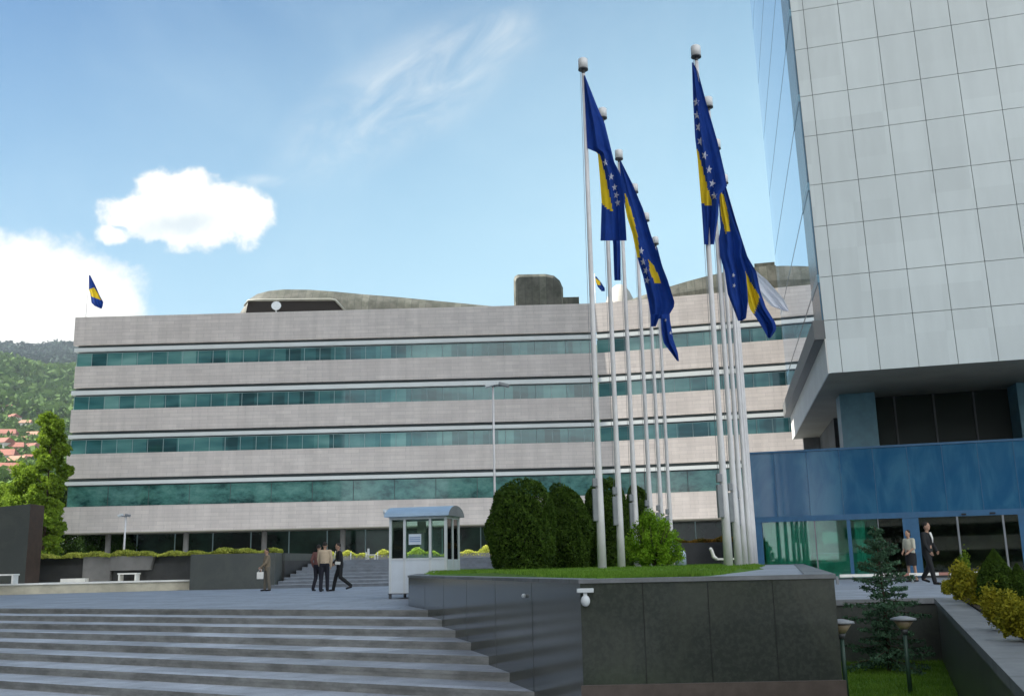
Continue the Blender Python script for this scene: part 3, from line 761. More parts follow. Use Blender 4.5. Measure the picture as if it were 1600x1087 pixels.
# ------------------------------------------------------------------ flags
def chain(ch, y):
    if y <= ch[0][1]: return ch[0][0]
    for (x0, y0), (x1, y1) in zip(ch, ch[1:]):
        if y <= y1: return x0 + (x1 - x0) * (y - y0) / max(1e-6, y1 - y0)
    return ch[-1][0]
def inpoly(x, y, P):
    c = False; n = len(P)
    for i in range(n):
        x1, y1 = P[i]; x2, y2 = P[i - 1]
        if (y1 > y) != (y2 > y) and x < (x2 - x1) * (y - y1) / (y2 - y1) + x1: c = not c
    return c
def flag(name, pole_xy, left, right, yellow=(), stars=(), ss=6.4, base=0, label='', group=None, seed=0, depth=0.16, offset=0.0, mats=None, cat='flag'):
    """cloth hanging from a pole; outline is a real drape set in the plane through the pole, folded in depth"""
    px, d = pole_xy
    NY, NX = 84, 22
    y0 = max(left[0][1], right[0][1]); y1 = min(left[-1][1], right[-1][1])
    rr = random.Random(seed); p1, p2 = rr.uniform(0, 6), rr.uniform(0, 6)
    def dep(u, v):
        return depth * (0.25 + 0.75 * v) * (math.sin(u * 7.5 + p1 + 1.8 * v) + 0.5 * math.sin(u * 15 + p2 - 2.5 * v)) * (0.15 + 0.85 * min(1, u * 3)) + offset
    def P(x, y, extra=0.0):
        xl, xr = chain(left, y), chain(right, y); u = (x - xl) / max(1e-3, xr - xl); u = min(1, max(0, u))
        return D(x, y, d + dep(u, (y - y0) / (y1 - y0)) + extra)
    org = D((left[0][0] + right[0][0]) / 2, y0, d)
    vs = []; fs = []; mi = []
    for j in range(NY + 1):
        y = y0 + (y1 - y0) * j / NY; xl, xr = chain(left, y), chain(right, y)
        if xr < xl + 0.6: xr = xl + 0.6
        for i in range(NX + 1): vs.append(P(xl + (xr - xl) * i / NX, y) - org)
    m = MB(); m.v = [tuple(v) for v in vs]
    for j in range(NY):
        for i in range(NX):
            a = j * (NX + 1) + i
            y = y0 + (y1 - y0) * (j + .5) / NY; xl, xr = chain(left, y), chain(right, y); x = xl + (xr - xl) * (i + .5) / NX
            k = base
            for Yp in yellow:
                if inpoly(x, y, Yp): k = 1
            m.f.append((a, a + NX + 1, a + NX + 2, a + 1)); m.m.append(k); m.sm.append(True)
    for (sx, sy) in stars:
        for ex in (-0.014, 0.014):
            th = rr.uniform(-0.3, 0.3)
            vv = []
            for k in range(10):
                r_ = ss * (1.0 if k % 2 == 0 else 0.42); a = th + math.pi / 2 + k * math.pi / 5
                vv.append(P(sx + r_ * math.cos(a) * 0.72, sy - r_ * math.sin(a), ex) - org)
            vv.append(P(sx, sy, ex) - org)
            m.add(vv, [(10, k, (k + 1) % 10) for k in range(10)], 2)
    o = m.build(name, mats or [FBLUE, FYEL, FWHITE]); o.location = org
    tag(o, label, cat, group)
    return o
FG = 'blue and yellow flags on the tall poles'
PO = [(1.86, 22.48), (2.56, 25.23), (3.28, 28.06), (4.06, 30.84), (4.78, 33.63), (5.47, 36.3)]
PR = [(4.5, 21.97), (5.3, 24.7), (6.05, 27.45), (6.83, 30.2), (7.55, 33.0), (8.25, 35.75)]
flag('flag', (0, 22.40), [(912, 118), (914.5, 170), (917.6, 233), (929, 236), (934, 240), (937, 275), (940, 315), (939, 350), (938, 384)],
     [(914, 118), (933, 166), (945, 193.5), (960, 254), (969, 271), (974, 300), (977, 340), (979, 372), (979, 376)],
     [[(933, 238), (938, 243), (946, 275), (958, 331), (950, 327), (939, 316)]],
     [(946, 254), (955, 276), (960.4, 293), (963, 305), (965, 317)], label='blue flag with long yellow strip on the nearest left pole', group=FG, seed=1)
flag('flag', (0, 25.15), [(941, 192), (944, 240), (950, 300), (955, 350), (958, 383), (959.5, 430), (960, 438)],
     [(943, 192), (952, 240), (960, 290), (966, 340), (969, 383), (970, 439), (970, 440)], label='plain dark blue flag end hanging behind the nearest left flag', group=FG, seed=2, depth=0.08, offset=0.05)
flag('flag', (0, 27.95), [(968, 251), (971.5, 298), (980, 340), (988, 365), (996, 403), (1004.6, 431), (1013, 470), (1016, 491)],
     [(970, 251), (988, 287), (1004.6, 326), (1015.6, 362), (1026.7, 395), (1043, 436.6), (1054, 472), (1053, 480), (1046, 491)],
     [[(976, 300), (981, 312), (990, 340), (997, 373), (1000, 402), (994, 402), (986, 370), (978, 330)], [(1013, 406), (1019, 411), (1032, 436.6), (1032, 443.5), (1024, 443.5), (1015.6, 425.6)]],
     [(1002, 392), (1005, 409), (1009, 423), (1011, 438)], label='broad blue flag with two yellow patches on the third left pole', group=FG, seed=3)
flag('flag', (0, 30.75), [(992, 306), (998, 350), (1006, 400), (1014, 440), (1016, 480), (1017, 510)],
     [(994, 306), (1006, 335), (1018, 375), (1032, 420), (1040, 470), (1024, 512)], label='blue flag hidden mostly behind the broad third left flag', group=FG, seed=4, depth=0.1)
flag('flag', (0, 33.55), [(1010, 352), (1014, 400), (1020, 450), (1024, 498)],
     [(1012, 352), (1021, 385), (1034, 430), (1040, 498)], label='blue flag on the fifth left pole hidden behind the others', group=FG, seed=5, depth=0.1)
flag('flag', (0, 36.2), [(1025, 386), (1029, 430), (1032, 490), (1034, 520), (1037, 536), (1050, 553), (1058, 564)],
     [(1027, 386), (1036, 420), (1044, 455), (1047, 500), (1052, 530), (1059, 550), (1061, 564)], (), [(1048, 520), (1040, 500)], 3.2,
     label='narrow blue flag with pointed hanging tip on the farthest left pole', group=FG, seed=6, depth=0.1)
flag('flag', (0, 21.88), [(1081, 98), (1083, 160), (1086, 215), (1090, 249), (1094, 298), (1096, 321), (1098, 350), (1100, 382)],
     [(1083, 98), (1091, 113.5), (1105, 166), (1121, 221), (1132, 268), (1136, 291), (1124, 305), (1122, 340), (1116, 382)],
     [[(1085, 222), (1092, 240), (1102, 280), (1112, 314), (1111, 323), (1094, 317)]],
     [(1088, 160), (1089, 180), (1091.5, 199), (1094, 221), (1101, 243), (1108, 265), (1113, 287), (1116, 306)], 7.2, label='long blue flag with a column of white stars on the nearest right pole', group=FG, seed=7)
flag('flag', (0, 24.6), [(1104, 176), (1112, 240), (1122, 300), (1126, 354), (1123, 373), (1125, 401), (1132, 423), (1137, 459), (1151, 495), (1153, 501)],
     [(1106, 176), (1116, 210), (1126, 262), (1137, 318), (1148, 350), (1159, 378), (1158, 400), (1166, 430), (1169, 470), (1166, 497), (1160, 501)],
     [[(1124, 296), (1131, 306), (1138, 335), (1141, 362), (1134, 364), (1126, 335)]],
     [(1146, 430), (1147, 446)], 4, label='blue flag with yellow wedge and dark hem on the second right pole', group=FG, seed=8)
flag('flag', (0, 27.35), [(1120, 236), (1132, 300), (1146, 350), (1154, 400), (1160, 440), (1172, 483), (1184, 500), (1194, 517), (1200, 528)],
     [(1122, 236), (1134, 290), (1150, 345), (1168, 401), (1182, 425), (1188, 455), (1197, 480), (1212, 505), (1213, 515), (1204, 528)],
     [[(1154, 392), (1163, 420), (1172, 440), (1187, 462), (1185, 472), (1181, 484), (1178, 492), (1171, 484), (1166, 462), (1160, 430)]], (),
     label='blue flag with orange yellow strip swinging right, tip lowest', group=FG, seed=9)
flag('flag', (0, 30.05), [(1129, 300), (1134, 350), (1138, 400), (1142, 448)], [(1131, 300), (1142, 340), (1153, 390), (1156, 448)], label='blue flag on fourth right pole hidden behind nearer flags', group=FG, seed=10, depth=0.08)
flag('white_flag', (0, 35.6), [(1147, 392), (1165, 425), (1184, 455), (1205, 478), (1226, 486)], [(1150, 392), (1181, 423), (1199, 438), (1225, 468), (1233, 486)], (), (), base=2,
     label='pale white flag blowing right beyond the blue flags', seed=11, depth=0.1)

def make_pole(xy, label, group, box=True):
    t = empty('flagpole', (xy[0], xy[1], PZ + 0.02), 0, label, 'flagpole', group)
    H = 12.7 - PZ - 0.35
    m = MB(); m.tube([(0, 0, 0), (0, 0, 1.2), (0, 0, 3.2), (0, 0, H * 0.6), (0, 0, H - .02)], [0.098, 0.088, 0.064, 0.056, 0.044], 20); m.build('pole', POLE, t)
    m = MB(); m.tube([(0, 0, H - .02), (0, 0, H + .08)], [0.04, 0.04], 12); m.tube([(0, 0, H + .08), (0, 0, H + .11)], 0.12, 20); m.build('collar', DGREY, t)
    m = MB(); m.tube([(0, 0, H + .111), (0, 0, H + .35), (0, 0, H + .375)], [0.115, 0.115, 0.09], 20); m.build('cap', MATS['pale_pole_cap'], t)
    m = MB(); m.tube([(0, 0, 0.0), (0, 0, 0.03)], [0.17, 0.17], 20); m.build('base_plate', MGREY, t)
    if box:
        m = MB(); m.box(-0.16, -0.05, -0.13, 0.05, 1.05, 1.75); m.box(-0.15, -0.04, -0.12, 0.05, 1.80, 1.98)
        m.build('winch_box', MGREY, t, 0.01)
    m = MB(); m.tube([(-0.115, -0.03, 1.9), (-0.07, -0.03, H)], 0.006, 5); m.build('halyard', MGREY, t)
    return t
mat('pale_pole_cap', (0.74, 0.74, 0.74), 0.4, 0.5)
ordn = ['first', 'second', 'third', 'fourth', 'fifth', 'sixth']
for i, xy in enumerate(PO): make_pole(xy, 'pale steel flagpole, %s of the left row counted from the viewer' % ordn[i] if i else 'tall pale flagpole nearest the viewer in the left row', 'two rows of flagpoles', True)
for i, xy in enumerate(PR): make_pole(xy, 'pale steel flagpole, %s of the right row counted from the viewer' % ordn[i] if i else 'tallest looking flagpole, nearest the viewer in the right row', 'two rows of flagpoles', i < 3)

# roof flags
def roof_flag(px, py0, d, zb_, lft, rgt, yel, label, h):
    t = empty('roof_flagpole', D(px, py0, d), 0, label + ' pole', 'flagpole')
    q = D(px, py0, d)
    t.location = (q.x, q.y, zb_)
    m = MB(); m.tube([(0, 0, 0), (0, 0, q.z - zb_ + 0.3)], [0.05, 0.03], 8); m.build('pole', POLE, t)
    flag('roof_flag', (0, d + 0.02), lft, rgt, yel, (), label=label, seed=int(px), depth=0.25)
roof_flag(138.5, 430, 92, 21.3, [(139, 430), (139, 452), (141, 458), (143, 473), (148, 478), (157, 482)], [(141, 430), (149, 446), (156, 462), (161.5, 472), (160.5, 478), (159, 482)],
          [[(139, 452), (147, 449), (153, 458), (158, 469), (143, 463)]], 'small blue and yellow flag on the left end of the stone roof', 4)
roof_flag(929, 432, 90, 21.3, [(930, 432), (931, 440), (934, 448), (940, 455)], [(932, 432), (939, 441), (945, 450), (945, 455)], [[(930, 434), (938, 440), (938, 446), (931, 444)]], 'tiny blue and yellow flag on the roof behind the left pole', 4)

# ------------------------------------------------------------------ tower
TA = Vector((12.1, 38.0, 0)); TB = Vector((16.53, 59.7, 0))
tdir = (TB - TA).normalized()
fa = math.atan2(-0.292, 0.956)
TWR = empty('office_tower', (TA.x, TA.y, 0), 0, 'tall office tower clad in square pale panels with mirror glass side', 'building')
fdir = Vector((math.cos(fa), math.sin(fa), 0)); fn = Vector((-fdir.y, fdir.x, 0))
lean = Vector((-0.016, 0, 1)).normalized()
zr = []
for x, y in [(1296, 583), (1288, 498), (1280, 432), (1272, 352), (1265, 286), (1257, 211), (1252, 149), (1243, 79), (1237, 19)]:
    zr.append(D(x, y, 38).z)
print('tower rows', [round(z, 2) for z in zr])
pa = (zr[8] - zr[0]) / 8
hA = ((zr[1] - zr[0]) + (zr[3] - zr[2]) + (zr[5] - zr[4]) + (zr[7] - zr[6])) / 4
hB = ((zr[2] - zr[1]) + (zr[4] - zr[3]) + (zr[6] - zr[5]) + (zr[8] - zr[7])) / 4
rows_z = [zr[0]]
for k in range(34): rows_z.append(rows_z[-1] + (hA if k % 2 == 0 else hB))
WIDTH = 34.0
def T(u, v, z, off=0.0):
    """front face local point: u along the front, v into the tower"""
    p = TA + fdir * u + fn * v + Vector((-0.018 * (z - zr[0]), 0, 0)); return (p.x - TA.x, p.y - TA.y, z)
Mt = None
# body
ztop = rows_z[-1]
def T2(u, w_, z):   # side direction w
    p = TA + fdir * u + tdir * w_ + Vector((-0.018 * (z - zr[0]), 0, 0)); return (p.x - TA.x, p.y - TA.y, z)
m = MB()
SL = (TB - TA).length
z0 = zr[0] + 0.06
e = 0.06
b8 = [T2(e, e, z0), T2(WIDTH, e, z0), T2(WIDTH, SL - e, z0), T2(e, SL - e, z0), T2(e, e, ztop), T2(WIDTH, e, ztop), T2(WIDTH, SL - e, ztop), T2(e, SL - e, ztop)]
m.add(b8, [(0, 3, 2, 1), (4, 5, 6, 7), (0, 1, 5, 4), (1, 2, 6, 5), (2, 3, 7, 6), (3, 0, 4, 7)]); m.build('tower_body', JOINT, TWR)
m = MB()
ux = [0.48]; PW = 1.36
while ux[-1] < WIDTH: ux.append(ux[-1] + PW)
ux = [0.0] + ux
# first panel boundary from the photo: narrow strip then full panels
GAP = 0.022
for r in range(len(rows_z) - 1):
    za, zc = rows_z[r] + GAP * 0.5, rows_z[r + 1] - GAP * 0.5
    for c in range(len(ux) - 1):
        ua, ub = ux[c] + GAP * 0.5 * (c > 0), ux[c + 1] - GAP * 0.5
        q = [T(ua, 0, za), T(ub, 0, za), T(ub, 0, zc), T(ua, 0, zc)]
        k = [T(ua, 0.055, za), T(ub, 0.055, za), T(ub, 0.055, zc), T(ua, 0.055, zc)]
        m.add(q + k, [(0, 1, 2, 3), (0, 4, 5, 1), (1, 5, 6, 2), (2, 6, 7, 3), (3, 7, 4, 0)])
tp = m.build('cladding_panels', PANEL, TWR)
# side: white lower band, beam, mirror glass with floor joints, corner strip
zs1, zs2 = zr[0], zr[0] + 1.35
def side_quad(m, w0, w1, za, zc, off, mi=0):
    sn = Vector((-tdir.y, tdir.x, 0))  # outward left
    def q(w_, z): p = T2(0, w_, z); return (p[0] + sn.x * off, p[1] + sn.y * off, p[2])
    def k(w_, z): p = T2(0, w_, z); return (p[0] - sn.x * 0.0, p[1] - sn.y * 0.0, p[2])
    a = [q(w0, za), q(w1, za), q(w1, zc), q(w0, zc)]; b = [k(w0, za), k(w1, za), k(w1, zc), k(w0, zc)]
    m.add(a + b, [(3, 2, 1, 0), (0, 1, 5, 4), (1, 2, 6, 5), (2, 3, 7, 6), (3, 0, 4, 7)], mi)
m = MB(); side_quad(m, 0.001, SL, zs1, zs2, 0.05); m.build('side_fascia', mat('grey_white_fascia', (0.62, 0.61, 0.58), 0.5, var=0.08, vscale=0.5), TWR)
m = MB(); side_quad(m, 0.02, SL, zs2, zs2 + 0.75, 0.42); m.build('side_beam', mat('beam_grey', (0.12, 0.125, 0.125), 0.5), TWR)
fz = [zs2 + 0.751] + [z for i, z in enumerate(rows_z) if i % 2 == 0 and z > zs2 + 1.6]
mg = MB(); mj = MB()
for a, b in zip(fz, fz[1:]):
    side_quad(mg, 2.9, SL, a + 0.07, b - 0.07, 0.04)
    side_quad(mj, 2.9, SL, b - 0.07, b + 0.07, 0.035)
mg.build('mirror_glass', MIRROR, TWR); mj.build('glass_joints', CORNER, TWR)
m = MB()
side_quad(m, 0.02, 2.9, zs2 + 0.751, ztop, 0.07); m.build('corner_strip', CORNER, TWR)
for z in fz[1:]:
    m = MB(); side_quad(m, 0.0, 2.91, z - 0.2, z + 0.12, 0.085); m.build('corner_spandrel', mat('spandrel_blue', (0.10, 0.24, 0.33), 0.3), TWR)
# soffit with inner level, columns, dark recessed storey
m = MB()
q = [T2(0, 0, z0 - 0.03), T2(WIDTH, 0, z0 - 0.03), T2(WIDTH, SL, z0 - 0.03), T2(0, SL, z0 - 0.03)]
q2 = [(a, b, c + 0.028) for a, b, c in q]
m.add(q + q2, [(0, 3, 2, 1), (0, 1, 5, 4), (1, 2, 6, 5), (2, 3, 7, 6), (3, 0, 4, 7)]); m.build('soffit', SOFFIT, TWR)
for u0 in (0.78, 7.75, 15.5):
    m = MB(); pts = [T2(u0, 5.6, 0), T2(u0 + 1.45, 5.6, 0), T2(u0 + 1.45, 7.0, 0), T2(u0, 7.0, 0)]
    m.prism([(a[0], a[1]) for a in pts], 5.2, z0 - 0.031); m.build('column', BLUEC, TWR, 0.02)
m = MB(); pts = [T2(2.3, 7.2, 0), T2(WIDTH, 7.2, 0), T2(WIDTH, 7.5, 0), T2(2.3, 7.5, 0)]
m.prism([(a[0], a[1]) for a in pts], 5.2, z0 - 0.032); m.build('recessed_storey_wall', DARKG, TWR)
m = MB(); pts = [T2(1.3, 13.5, 0), T2(1.7, 13.5, 0), T2(1.7, SL, 0), T2(1.3, SL, 0)]
m.prism([(a[0], a[1]) for a in pts], 0.0, z0 - 0.033); m.build('recess_side_wall', mat('recess_side_stone', (0.07, 0.075, 0.075), 0.6, var=0.4, vscale=0.5), TWR)
m = MB(); pts = [T2(0.4, SL - 0.5, 0), T2(1.29, SL - 0.5, 0), T2(1.29, SL - 0.05, 0), T2(0.4, SL - 0.05, 0)]
m.prism([(a[0], a[1]) for a in pts], 0.0, z0 - 0.034); m.build('rear_pier', CONC, TWR)
for u in np.arange(3.2, 14, 1.6):
    m = MB(); pts = [T2(u, 7.12, 0), T2(u + 0.07, 7.12, 0), T2(u + 0.07, 7.199, 0), T2(u, 7.199, 0)]
    m.prism([(a[0], a[1]) for a in pts], 5.21, z0 - 0.04); m.build('recess_mullion', DGREY, TWR)

# ------------------------------------------------------------------ glass lobby
LA = Vector((9.62, 42.0, 0)); 
la = math.atan2(38.0 - 42.0, 19.2 - 9.6)
la = math.atan2(-0.30, 1.0) if False else la
LOB = empty('glass_lobby', (LA.x, LA.y, 0.004), rad(-18), 'blue glass entrance hall with sliding doors under the tower', 'building')
LW = 22.0; LH = 5.17; HB = 2.30    # header bottom
# calibrated header: dark blue spandrel glass panels
npan = 17; pw_ = 1.28; o0 = -0.18
for k in range(npan):
    m = MB(); m.box(max(0.0, o0 + k * pw_ + 0.012), o0 + (k + 1) * pw_ - 0.012, 0, 0.12, HB + 0.22, LH - 0.08); m.build('spandrel_panel', BLUE, LOB)
m = MB(); m.box(-0.06, npan * pw_ + .02, -0.05, 9.0, LH - 0.079, LH + 0.0); m.build('roof_edge', BLUEM, LOB)
m = MB(); m.box(-0.02, npan * pw_, -0.03, 0.14, HB, HB + 0.219); m.build('door_header', BLUEM, LOB)
for k in range(1, npan): m = MB(); m.box(o0 + k * pw_ - 0.010, o0 + k * pw_ + 0.010, -0.01, 0.10, HB + 0.22, LH - 0.08); m.build('joint_trim', BLUEM, LOB)
for x0, x1, kind in [(0.45, 2.47, 0), (2.53, 3.72, 0), (3.87, 4.88, 0), (4.92, 5.8, 1), (6.4, 7.75, 1), (7.83, 9.36, 1), (9.44, 9.92, 1), (10.75, 14.9, 0), (15.1, 19.0, 1)]:
    m = MB(); m.box(x0, x1, 0.05, 0.07, 0.05, HB - 0.001); m.build('glazing', LOBBYD if kind else LOBBYG, LOB)
for x0, w_ in [(-0.02, 0.46), (2.475, 0.05), (3.725, 0.14), (4.885, 0.03), (5.805, 0.59), (7.755, 0.07), (9.365, 0.07), (9.925, 0.8), (14.905, 0.19), (19.005, 0.8)]:
    m = MB(); m.box(x0, x0 + w_, -0.01, 0.13, 0, HB - 0.001)
    m.build('post' if w_ > 0.2 else 'mullion', BLUEM if w_ > 0.1 else MGREY, LOB)
m = MB(); m.box(-0.02, npan * pw_, -0.02, 0.12, 0, 0.049); m.build('threshold', DGREY, LOB)
m = MB(); m.box(7.95, 8.12, -0.09, -0.031, HB + 0.04, HB + 0.10); m.box(8.95, 9.15, -0.09, -0.031, HB + 0.05, HB + 0.11); m.build('door_sensor', BLACK, LOB)
# interior: floor, back wall, side wall, ceiling, curtains, counter
INT = mat('lobby_interior_wall', (0.45, 0.62, 0.54), 0.7, var=0.35, vscale=0.9)
m = MB(); m.box(0.0, 4.9, 2.6, 2.8, 0.0, LH - 0.1); m.build('interior_wall', INT, LOB)
m = MB(); m.box(4.9, npan * pw_, 5.5, 5.7, 0.0, LH - 0.1); m.build('interior_wall', mat('dark_interior', (0.10, 0.09, 0.06), 0.6, var=0.8, vscale=1.6), LOB)
m = MB(); m.box(0.0, 0.12, 0.13, 9.0, 0.0, LH - 0.08); m.build('side_wall', BLUE, LOB)
m = MB(); m.box(0.12, npan * pw_, 0.14, 8.9, 0.0, 0.03); m.build('interior_floor', mat('lobby_floor', (0.4, 0.4, 0.36), 0.25), LOB)
m = MB(); m.box(0.12, npan * pw_, 0.14, 8.9, HB + 0.6, HB + 0.7); m.build('interior_ceiling', mat('lobby_ceiling', (0.7, 0.7, 0.66), 0.7), LOB)
CUR = mat('pale_green_blind', (0.40, 0.62, 0.52), 0.8, var=0.1, trans=0.2)
for xa_, xb_ in ((0.5, 2.3), (4.0, 4.4)):
    m = MB(); k = 0; x = xa_; vs = []; fs = []
    while x < xb_: vs += [(x, 0.3 + 0.004 * (k % 2), 0.1), (x, 0.3 + 0.004 * (k % 2), HB)]; x += 0.05; k += 1
    m.add(vs, [(2 * i, 2 * i + 2, 2 * i + 3, 2 * i + 1) for i in range(k - 1)]); m.build('window_blind', CUR, LOB)
m = MB(); m.box(2.4, 4.6, 1.2, 1.7, 0.03, 1.0, 0); m.box(2.3, 4.7, 1.1, 1.8, 1.001, 1.05, 1); m.build('reception_counter', [INT, WHITE], LOB)
m = MB(); m.box(2.75, 3.35, 0.3, 0.32, 1.4, 1.85); m.build('notice_board', mat('notice_pale', (0.45, 0.6, 0.5), 0.6), LOB)

# ------------------------------------------------------------------ boom barrier near the tower
bq = Z(1310, 906, 0.0)
by = 33.0
bb = empty('boom_barrier', (D(1312, 900, by).x, by, 0), 0, 'long white barrier rail with reddish stripes in front of the lobby', 'barrier')
x1 = D(1535, 897, by - 0.3).x - bb.location.x
def seg(a, b, mi, m): m.box(a, b, -0.03, 0.03, 0.22, 0.31, mi)
m = MB(); s_ = 0; n_ = 14
for k in range(n_):
    a = x1 * k / n_; b = x1 * (k + 1) / n_; seg(a, b - 0.0005, 1 if k in (6, 10) else 0, m)
m.build('rail', [WHITES, mat('barrier_red', (0.35, 0.16, 0.12), 0.5)], bb)
for xx in (-0.1, x1 * 0.52, x1):
    m = MB(); m.box(xx, xx + 0.07, 0.031, 0.09, 0, 0.26); m.build('post', MGREY, bb)

# ------------------------------------------------------------------ kiosk
KX, KY = -3.42, 27.7
kb = empty('guard_kiosk', (KX, KY, 0), rad(-13), 'white guard kiosk with arched blue roof and paper notice in window', 'kiosk')
KW, KD = 1.62, 1.25
m = MB()
for x in (0, 0.40, 1.12, KW - 0.07):
    m.box(x, x + 0.07, 0, 0.07, 0.14, 2.14)
for x in (0, KW - 0.07): m.box(x, x + 0.07, KD - 0.07, KD, 0.14, 2.14)
m.box(KW - 0.07, KW, 0.6, 0.65, 0.14, 2.14)
m.box(0.0705, KW - 0.0705, 0.003, 0.067, 2.07, 2.138); m.box(0.0705, KW - 0.0705, KD - 0.067, KD - 0.003, 2.07, 2.138)
m.box(KW - 0.067, KW - 0.003, 0.0705, KD - 0.0705, 2.07, 2.138); m.box(0.003, 0.067, 0.0705, KD - 0.0705, 2.07, 2.138)
m.box(0.8, 0.83, KD - 0.05, KD - 0.01, 1.06, 2.07)
m.build('frame', WHITE, kb)
PNL = mat('kiosk_panel', (0.62, 0.68, 0.74), 0.5, var=0.05)
m = MB()
m.box(0.0705, 0.3995, 0.01, 0.05, 0.14, 1.0); m.box(0.4705, 1.1195, 0.01, 0.05, 0.14, 1.0); m.box(1.1905, KW - 0.0705, 0.01, 0.05, 0.14, 1.0)
m.box(0.0705, KW - 0.0705, KD - 0.05, KD - 0.01, 0.14, 1.0); m.box(0.01, 0.05, 0.0705, KD - 0.0705, 0.14, 1.0)
m.build('lower_panel', PNL, kb)
m = MB(); m.box(KW - 0.05, KW - 0.01, 0.0705, 0.5995, 0.14, 1.0); m.box(KW - 0.05, KW - 0.01, 0.6505, KD - 0.0705, 0.14, 1.0); m.build('side_panel', PNL, kb)
m = MB(); m.box(0.0705, KW - 0.0705, 0.0, 0.06, 1.0005, 1.05); m.build('sill', WHITE, kb)
for (a, b) in ((0.0705, 0.3995), (0.4705, 1.1195), (1.1905, KW - 0.0705)):
    m = MB(); m.box(a, b, 0.03, 0.036, 1.051, 2.07); m.build('window_pane', CLEAR, kb)
m = MB(); m.box(0.0705, 0.7995, KD - 0.03, KD - 0.025, 1.051, 2.07); m.box(0.8305, KW - 0.0705, KD - 0.03, KD - 0.025, 1.051, 2.07); m.build('window_pane', CLEAR, kb)
m = MB(); m.box(KW - 0.035, KW - 0.03, 0.0705, 0.5995, 1.0, 2.07); m.box(KW - 0.035, KW - 0.03, 0.6505, KD - 0.0705, 1.0, 2.07); m.build('window_pane', CLEAR, kb)
m = MB(); m.box(0.03, 0.035, 0.0705, KD - 0.0705, 1.0, 2.07); m.build('window_pane', CLEAR, kb)
# arched roof, gable facing right
RB = mat('blue_sheet_roof', (0.30, 0.42, 0.55), 0.35, 0.5, var=0.06)
arc = [(-0.14, 2.14)] + [(KD / 2 - (KD / 2 + 0.14) * math.cos(a), 2.14 + 0.29 * math.sin(a) ** 1.15) for a in np.linspace(0.12, math.pi - 0.12, 13)] + [(KD + 0.14, 2.14)]
m = MB(); n0 = len(arc); vs = [(-0.1, a, b) for a, b in arc] + [(KW + 0.1, a, b) for a, b in arc]
m.add(vs, [(i, n0 + i, n0 + i + 1, i + 1) for i in range(n0 - 1)] + [(n0 - 1, 2 * n0 - 1, n0, 0)], 0)
m.add(vs, [tuple(range(n0))], 1); m.add(vs, [tuple(range(n0))[::-1]], 1); m.f[-1] = tuple(i + n0 for i in m.f[-1])
m.build('arched_roof', [RB, MGREY], kb)
m = MB(); m.box(0, 0.06, 0, 0.06, 0, 0.139); m.box(KW - 0.06, KW, 0, 0.06, 0, 0.139); m.box(0, 0.06, KD - 0.06, KD, 0, 0.139); m.box(KW - 0.06, KW, KD - 0.06, KD, 0, 0.139)
m.build('feet', DGREY, kb)
m = MB(); m.box(-0.02, KW + 0.02, -0.02, KD + 0.02, 0.12, 0.1395); m.build('base_frame', DGREY, kb)
NB = mat('notice_blue_text', (0.22, 0.33, 0.55), 0.6)
m = MB(); m.box(0.55, 0.90, 0.020, 0.028, 1.40, 1.68, 0)
for k in range(3): m.box(0.575, 0.875, 0.016, 0.0195, 1.475 + k * 0.05, 1.50 + k * 0.05, 1)
m.build('paper_notice', [mat('notice_paper', (0.6, 0.68, 0.78), 0.7), NB], kb)
m = MB(); m.box(-0.18, -0.08, 0.02, 0.12, 2.22, 2.36); m.ball((-0.13, 0.02, 2.29), 0.05); m.build('roof_lamp', WHITE, kb)
m = MB(); m.box(0.5, 0.72, 0.9, 1.0, 1.75, 2.05, 0); m.build('wall_cabinet', CREAM, kb)

